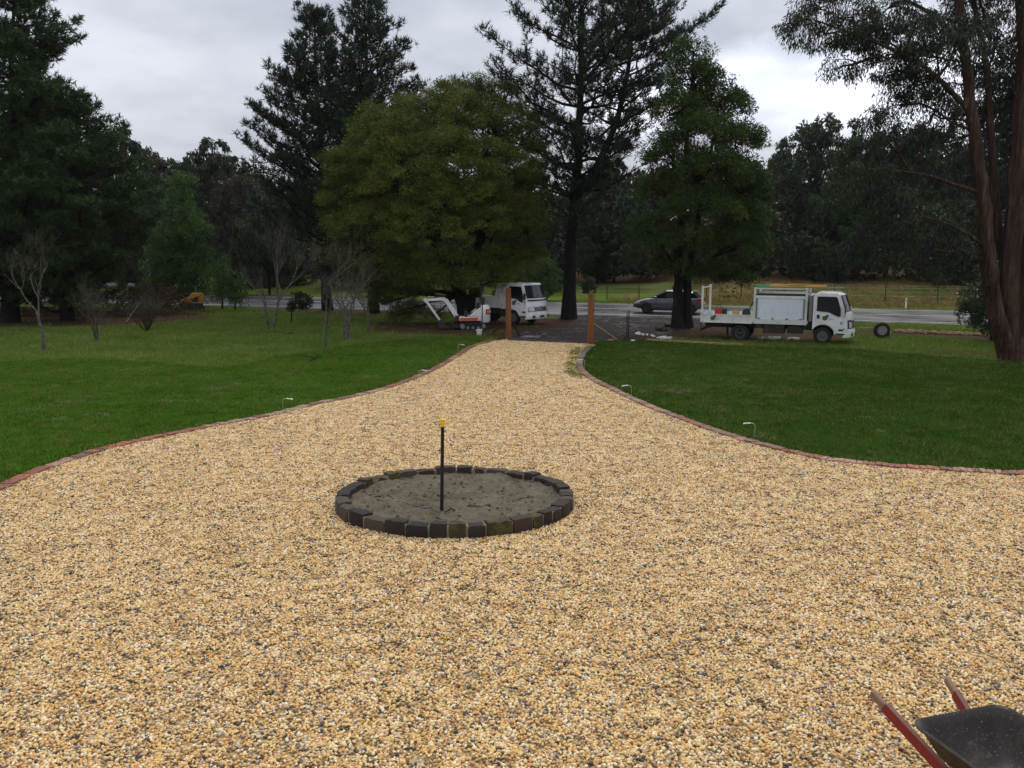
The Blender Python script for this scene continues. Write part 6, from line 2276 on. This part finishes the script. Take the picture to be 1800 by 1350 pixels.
# ---- brush pile and mulch row at the left
def brush_pile(name, label, spec, n, seed, mat='red_twig'):
    rng = np.random.default_rng(seed)
    W = Wood()
    c, rx, ry, h = spec
    for i in range(n):
        a = rng.uniform(0, 2 * PI)
        q = np.array([c[0] + rng.normal(0, rx * .5), c[1] + rng.normal(0, ry * .5), 0])
        fall = math.exp(-((q[0] - c[0]) / rx) ** 2)
        q[2] = rng.uniform(0, h * fall)
        d = np.array([math.cos(a), math.sin(a) * .6, rng.uniform(-.15, .45)])
        L = rng.uniform(.4, 1.5)
        W.limb([Vector(q), Vector(q + d * L * .5 + rng.normal(0, .06, 3)), Vector(q + d * L)], .018, .005, 3)
    root = thing(name, label, 'brush pile', (c[0], c[1], 0))
    W.m.V = [(x - c[0], y - c[1], max(z, .0)) for x, y, z in W.m.V]
    o = W.m.build('sticks', mat, root)
    o['kind'] = 'stuff'
    m = int(n * 9)
    q = np.stack([rng.normal(0, rx * .5, m), rng.normal(0, ry * .5, m), np.zeros(m)], 1)
    q[:, 2] = rng.random(m) ** .6 * h * .9 * np.exp(-(q[:, 0] / rx) ** 2)
    V, F = leaf_quads(rng, q, rng.normal(0, 1, (m, 3)), .16, .06)
    lf = np_mesh('dead_leaves', V, F, MATS['mulch_leaf'], root, rng.random(m))
    lf['kind'] = 'stuff'
c_ = P(262, 553)
brush_pile('brush_pile', 'reddish brown heap of cut brush behind the bare shrub', ((c_.x, c_.y), 2.6, 1.2, 2.0), 420, 51)
c_ = P(70, 556)
brush_pile('brush_row', 'long low row of brown brush under the left pines', ((c_.x, c_.y), 6.5, 1.6, .55), 380, 52)
p, q = P(222, 566, .1), at(246, 531, P(240, 560).y)
stick('pale_pole', p, q, .05, .05, 'pale_bark', 'pale forked pole leaning in the brush pile', 'pole')


# ---- roadside: guard rail, wire fence, guide posts
def guard_rail():
    a = (-41.0, road_y(-41.0, 11.2))
    b = (-27.0, road_y(-27.0, 11.2))
    a, b = Vector((*a, 0)), Vector((*b, 0))
    root = thing('guard_rail', 'galvanised guard rail beyond the road at the left', 'guard rail', a)
    d = (b - a)
    L = d.length
    dn = d.normalized()
    nr = Vector((dn.y, -dn.x, 0))
    m = MB()
    pr = [(0, .55), (.05, .60), (.05, .64), (0, .70), (.05, .76), (.05, .80), (0, .85), (-.012, .85), (.035, .79), (.035, .77), (-.012, .70), (.035, .63), (.035, .61), (-.012, .55)]
    m.loft([[p0 + nr * y + Vector((0, 0, z)) for y, z in pr] for p0 in (Vector((0, 0, 0)), d)])
    simple('galvanised', (.42, .43, .44), .35, .7, var=.15)
    m.build('rail', 'galvanised', root)
    for k in range(8):
        c = dn * (L * k / 7) - nr * .1
        MB().box(c.x - .05, c.x + .05, c.y - .05, c.y + .05, -.1, .82).build('post', 'dark_timber', root)
guard_rail()


def wire_fence(x0, x1, off, n, label, mat='dark_timber', h=1.15):
    root = thing('wire_fence', label, 'fence', (x0, road_y(x0, off), float(ground_h(x0, road_y(x0, off)))))
    o = Vector(root.location)
    tops = []
    for k in range(n):
        x = x0 + (x1 - x0) * k / (n - 1)
        y = road_y(x, off)
        z = float(ground_h(x, y))
        c = Vector((x, y, z)) - o
        MB().tube([c - Vector((0, 0, .2)), c + Vector((random.uniform(-.03, .03), 0, h * random.uniform(.94, 1.06)))], .04, 7).build('post', mat, root, smooth=50)
        tops.append(c)
    w = MB()
    for f in (.35, .6, .85, .98):
        w.tube([c + Vector((0, -.06, h * f)) for c in tops], .003, 3)
    ww = w.build('wire', 'grey_stem', root)
    ww['kind'] = 'stuff'
wire_fence(5.0, 17.0, 14.5, 6, 'wire fence with dark posts on the grass beyond the car')
wire_fence(20.0, 36.0, 14.5, 6, 'wire fence with dark posts on the bank beyond the service truck cab')


def guide_post(x, off, label):
    y = road_y(x, off)
    root = thing('guide_post', label, 'guide post', (x, y, float(ground_h(x, y))), group='white roadside guide posts')
    MB().box(-.05, .05, -.02, .02, -.1, .72).build('post', 'white_lamp', root, bevel=.01)
    MB().box(-.025, .025, -.026, -.02, .52, .62).build('reflector', 'red_lens', root)
w_ = at(1573, 520, 60)
guide_post(at(1573, 520, 59.0).x, 11.0, 'white guide post standing in dry grass beyond the road')

# ---- woodland beyond the road: a few models, individuals for the crowns one can pick out, one mass behind
def model_tree(seed, h, shape, leaf_l, per, style='droop', nclump=170, trunk_h=.35):
    """returns crown V,F,tint and wood verts,faces at the origin"""
    rng = np.random.default_rng(seed)
    W = Wood()
    lobes = []
    for f, r, n in shape:
        for i in range(n):
            a = 2 * PI * (i + rng.random() * .6) / n
            rr = r * rng.uniform(.35, .75) if n > 1 else 0
            lobes.append((np.array([rr * math.cos(a), rr * math.sin(a), h * f * rng.uniform(.94, 1.05)]), r * rng.uniform(.42, .62) if n > 1 else r * .7))
    tp = [np.array([0, 0, -.3]), np.array([rng.normal(0, .15), rng.normal(0, .15), h * .4]), np.array([rng.normal(0, .3), rng.normal(0, .3), h * .85])]
    W.limb([Vector(p) for p in tp], h * .018, .05, 8)
    CE, CR = [], []
    for c, r in lobes:
        n = int(nclump / len(lobes))
        u = unit(rng.normal(0, 1, (n, 3)))
        q = c + u * rng.uniform(.35, 1, (n, 1)) ** .6 * r * np.array([1, 1, .8])
        CE.append(q); CR.append(rng.uniform(.28, .5, n) * max(1.0, r * .5))
        t = rng.uniform(.35, .8)
        W.limb([Vector(p) for p in bend(rng, tp[1] + (tp[2] - tp[1]) * t * .7, c, 4, .04, .08)], .11, .04, 5)
    V, F, T = clump_leaves(rng, np.concatenate(CE), np.concatenate(CR), per, leaf_l, leaf_l * .36, style)
    return V, F, T, np.array(W.m.V), W.m.F


GUM = [(.98, 2.2, 1), (.88, 3.6, 5), (.74, 4.4, 6), (.58, 3.8, 4)]
ROUND = [(.96, 2.6, 1), (.82, 4.2, 5), (.62, 5.0, 6), (.42, 4.6, 6), (.24, 4.0, 5)]
CONE = [(.97, 1.2, 1), (.84, 2.0, 3), (.68, 2.9, 4), (.52, 3.6, 5), (.36, 4.1, 5), (.20, 4.2, 5)]
MODELS = {'gum': model_tree(71, 14, GUM, .36, 85, nclump=260), 'round': model_tree(72, 11, ROUND, .34, 85, 'spray', nclump=300), 'cone': model_tree(73, 13, CONE, .34, 85, 'up', 300), 'gum_b': model_tree(74, 14, GUM, .36, 85, nclump=260)}
MESH = {}


def model_mesh(kind, leaf, bark):
    key = (kind, leaf, bark)
    if key not in MESH:
        V, F, T, WV, WF = MODELS[kind]
        tmp = np_mesh('crown', V, F, MATS[leaf], None, T)
        cm = tmp.data
        bpy.data.objects.remove(tmp)
        wm = bpy.data.meshes.new('trunk')
        wm.from_pydata(WV.tolist(), [], WF)
        wm.polygons.foreach_set('use_smooth', np.ones(len(wm.polygons), bool))
        wm.materials.append(MATS[bark])
        MESH[key] = (cm, wm)
    return MESH[key]


def stand(kind, label, u, vtop, D, leaf, wide=1.0, seed=0, bark='pale_bark', name='gum_tree', group='trees standing beyond the road'):
    """a woodland tree whose top shows at (u, vtop) when it stands at distance D"""
    x = at(u, 433, D).x
    z0 = float(ground_h(x, D))
    top = at(u, vtop, D).z
    h0 = {'gum': 14, 'gum_b': 14, 'round': 11, 'cone': 13}[kind] * 1.06
    s = max(.3, (top - z0) / h0)
    cm, wm = model_mesh(kind, leaf, bark)
    root = thing(name, label, 'tree', (x, D, z0), (seed * 2.4) % 6.28, group)
    root.scale = (s * wide, s * wide, s)
    link('trunk', wm, root)
    link('crown', cm, root)
    return root


BACK = [
    ('gum', 'grey green gum with a rounded crown standing clear on the left skyline', 385, 238, 92, 'forest_leaf', .95, 'gum_tree'),
    ('gum_b', 'olive gum leaning out of the dark pines at the left skyline', 225, 218, 80, 'forest_leaf', .85, 'gum_tree'),
    ('round', 'rusty brown crowned tree below the gum on the left skyline', 425, 292, 84, 'rusty_leaf', .72, 'broadleaf_tree'),
    ('round', 'dull green tree between the cypress and the left pines', 236, 330, 76, 'forest_leaf', .8, 'broadleaf_tree'),
    ('round', 'dark rounded tree behind the tall bare orchard tree', 470, 330, 74, 'forest_leaf', .8, 'broadleaf_tree'),
    ('gum_b', 'low gum crown filling the gap on the left skyline', 300, 272, 110, 'forest_leaf', 1.0, 'gum_tree'),
    ('cone', 'dark conical tree behind the small round green trees', 420, 385, 74, 'soft_needles', .8, 'conifer_tree'),
    ('round', 'leafy tree filling the space behind the wattle trunks', 740, 350, 76, 'forest_leaf', 1.0, 'broadleaf_tree'),
    ('round', 'green bush like tree between the tipper truck and the big pine trunk', 962, 462, 66, 'bright_leaf', .75, 'broadleaf_tree'),
    ('round', 'dark tree beyond the road behind the big forked pine', 1080, 330, 88, 'forest_leaf', 1.0, 'broadleaf_tree'),
    ('cone', 'dark tree beyond the road just right of the big pine trunk', 1050, 370, 84, 'soft_needles', .9, 'conifer_tree'),
    ('round', 'tall dark tree with a domed top beyond the service truck', 1432, 186, 84, 'forest_leaf', .72, 'broadleaf_tree'),
    ('gum', 'slender gum with a pale trunk between the conical tree and the domed tree', 1372, 235, 92, 'forest_leaf', .6, 'gum_tree'),
    ('cone', 'dark tree behind the service truck cab with its trunk on the bank', 1487, 230, 76, 'soft_needles', .85, 'conifer_tree'),
    ('round', 'dark domed tree behind the hanging gum foliage', 1560, 205, 82, 'forest_leaf', .85, 'broadleaf_tree'),
    ('round', 'dark spreading tree on the grassy bank left of the gum trunks', 1665, 300, 72, 'forest_leaf', 1.0, 'broadleaf_tree'),
    ('gum_b', 'tall gum showing between the red trunks at the right edge', 1770, 150, 80, 'forest_leaf', .9, 'gum_tree'),
    ('cone', 'dark tree beyond the road left of the brush pile', 160, 330, 80, 'soft_needles', .9, 'conifer_tree'),
    ('round', 'dark tree under the left skyline behind the first bare orchard tree', 60, 360, 78, 'forest_leaf', 1.0, 'broadleaf_tree'),
    ('cone', 'dark conifer beyond the road behind the pair of tall pines', 600, 330, 80, 'soft_needles', .9, 'conifer_tree'),
    ('round', 'dark tree beyond the road between the twin trunks and the service truck', 1290, 330, 86, 'forest_leaf', .9, 'broadleaf_tree'),
]
for i, (k, lab, u, vt, D, leaf, wd, nm) in enumerate(BACK):
    stand(k, lab, u, vt, D, leaf, wd, i, 'pale_bark' if 'pale' in lab else 'wattle_bark', nm)

# pale trunks on the bank behind the service truck
for u, v0, v1, D, r, lab in ((1351, 486, 395, 84, .11, 'thin pale bare trunk at the left end of the wooded bank'), (1387, 488, 425, 82, .17, 'leaning pale trunk on the wooded bank behind the truck'), (1402, 488, 430, 86, .1, 'thin pale trunk right of the leaning one on the bank'), (1571, 488, 442, 78, .14, 'broken pale stump standing among the dark trees on the bank')):
    a_, b_ = at(u, v0, D), at(u + 9, v1, D)
    a_.z = float(ground_h(a_.x, a_.y)) - .1
    m = MB().tube([(0, 0, 0), Vector(b_ - a_) * .5 + Vector((-.12, 0, 0)), b_ - a_], [r, r * .85, r * .6], 9)
    m.tube([(b_ - a_) * .6, (b_ - a_) * .6 + Vector((.5, .1, .9))], [r * .4, r * .12], 6)
    root = thing('dead_tree', lab, 'dead tree', a_, group='pale trunks on the wooded bank')
    m.build('trunk', 'pale_bark', root, smooth=60)


def woodland():
    rng = np.random.default_rng(91)
    Vs, Fs, Ts, nb = [], [], [], 0
    keys = list(MODELS)
    spots = []
    for row, (off, n, hs) in enumerate(((17.5, 64, .17), (21, 52, .26), (24, 40, .42), (27, 34, .62), (36, 30, .75), (50, 30, .85), (72, 28, .95), (105, 26, 1.0), (150, 26, 1.05))):
        for i in range(n):
            w = 62 + off * .75
            x = -w + 2 * w * (i + rng.uniform(.1, .9)) / n
            y = road_y(x, off + rng.uniform(-4, 4))
            if off < 23 and x > 7:              # the right-hand bank stays open grass in front
                continue
            spots.append((x, y, hs * rng.uniform(.8, 1.15)))
    for x, y, s in spots:
        if abs(x) > .66 * y + 6:
            continue
        V, F, T, _, _ = MODELS[keys[rng.integers(0, 4)]]
        keep = rng.random(len(F)) < .20
        idx_ = F[keep]
        a = rng.uniform(0, 6.28)
        c, q = math.cos(a), math.sin(a)
        vv = V[idx_.ravel()]
        cen = np.repeat(vv.reshape(-1, 4, 3).mean(1), 4, 0)
        vv = cen + (vv - cen) * 2.0
        g = float(ground_h(x, y))
        # keep the gap in the skyline left of the middle open
        u = 900 + FPX * x / y
        if 250 < u < 420:
            s = min(s, max(.3, (at(u, 292, y).z - g) / 14.5))
        if u > 1300:
            s = min(s, max(.3, (at(u, 215, y).z - g) / 14.5))
        vv = np.stack([vv[:, 0] * c - vv[:, 1] * q, vv[:, 0] * q + vv[:, 1] * c, vv[:, 2]], 1) * s + np.array([x, y, g - .6])
        Vs.append(vv)
        Fs.append(np.arange(len(vv)).reshape(-1, 4))
        Ts.append(np.clip(T[keep] + rng.normal(0, .15), 0, 1))
    n = 0
    for i in range(len(Fs)):
        Fs[i] = Fs[i] + n
        n += len(Vs[i])
    o = np_mesh('woodland', np.concatenate(Vs), np.concatenate(Fs), MATS['forest_leaf'], None, np.concatenate(Ts))
    tag(o, 'dense dark woodland massed on the slope beyond the road', kind='stuff')
woodland()


# ------------------------------------------------------------------ damp air
def haze():
    m = bpy.data.materials.new('damp_air')
    m.use_nodes = True
    nt = m.node_tree
    nt.nodes.remove(nt.nodes['Principled BSDF'])
    v = nt.nodes.new('ShaderNodeVolumePrincipled')
    v.inputs['Color'].default_value = (0.82, 0.86, 0.92, 1)
    v.inputs['Density'].default_value = 0.00012
    v.inputs['Anisotropy'].default_value = 0.2
    nt.links.new(v.outputs[0], nt.nodes['Material Output'].inputs['Volume'])
    MB().box(-950, 950, -65, 1450, -2, 46).build('haze', m)['kind'] = 'stuff'
haze()
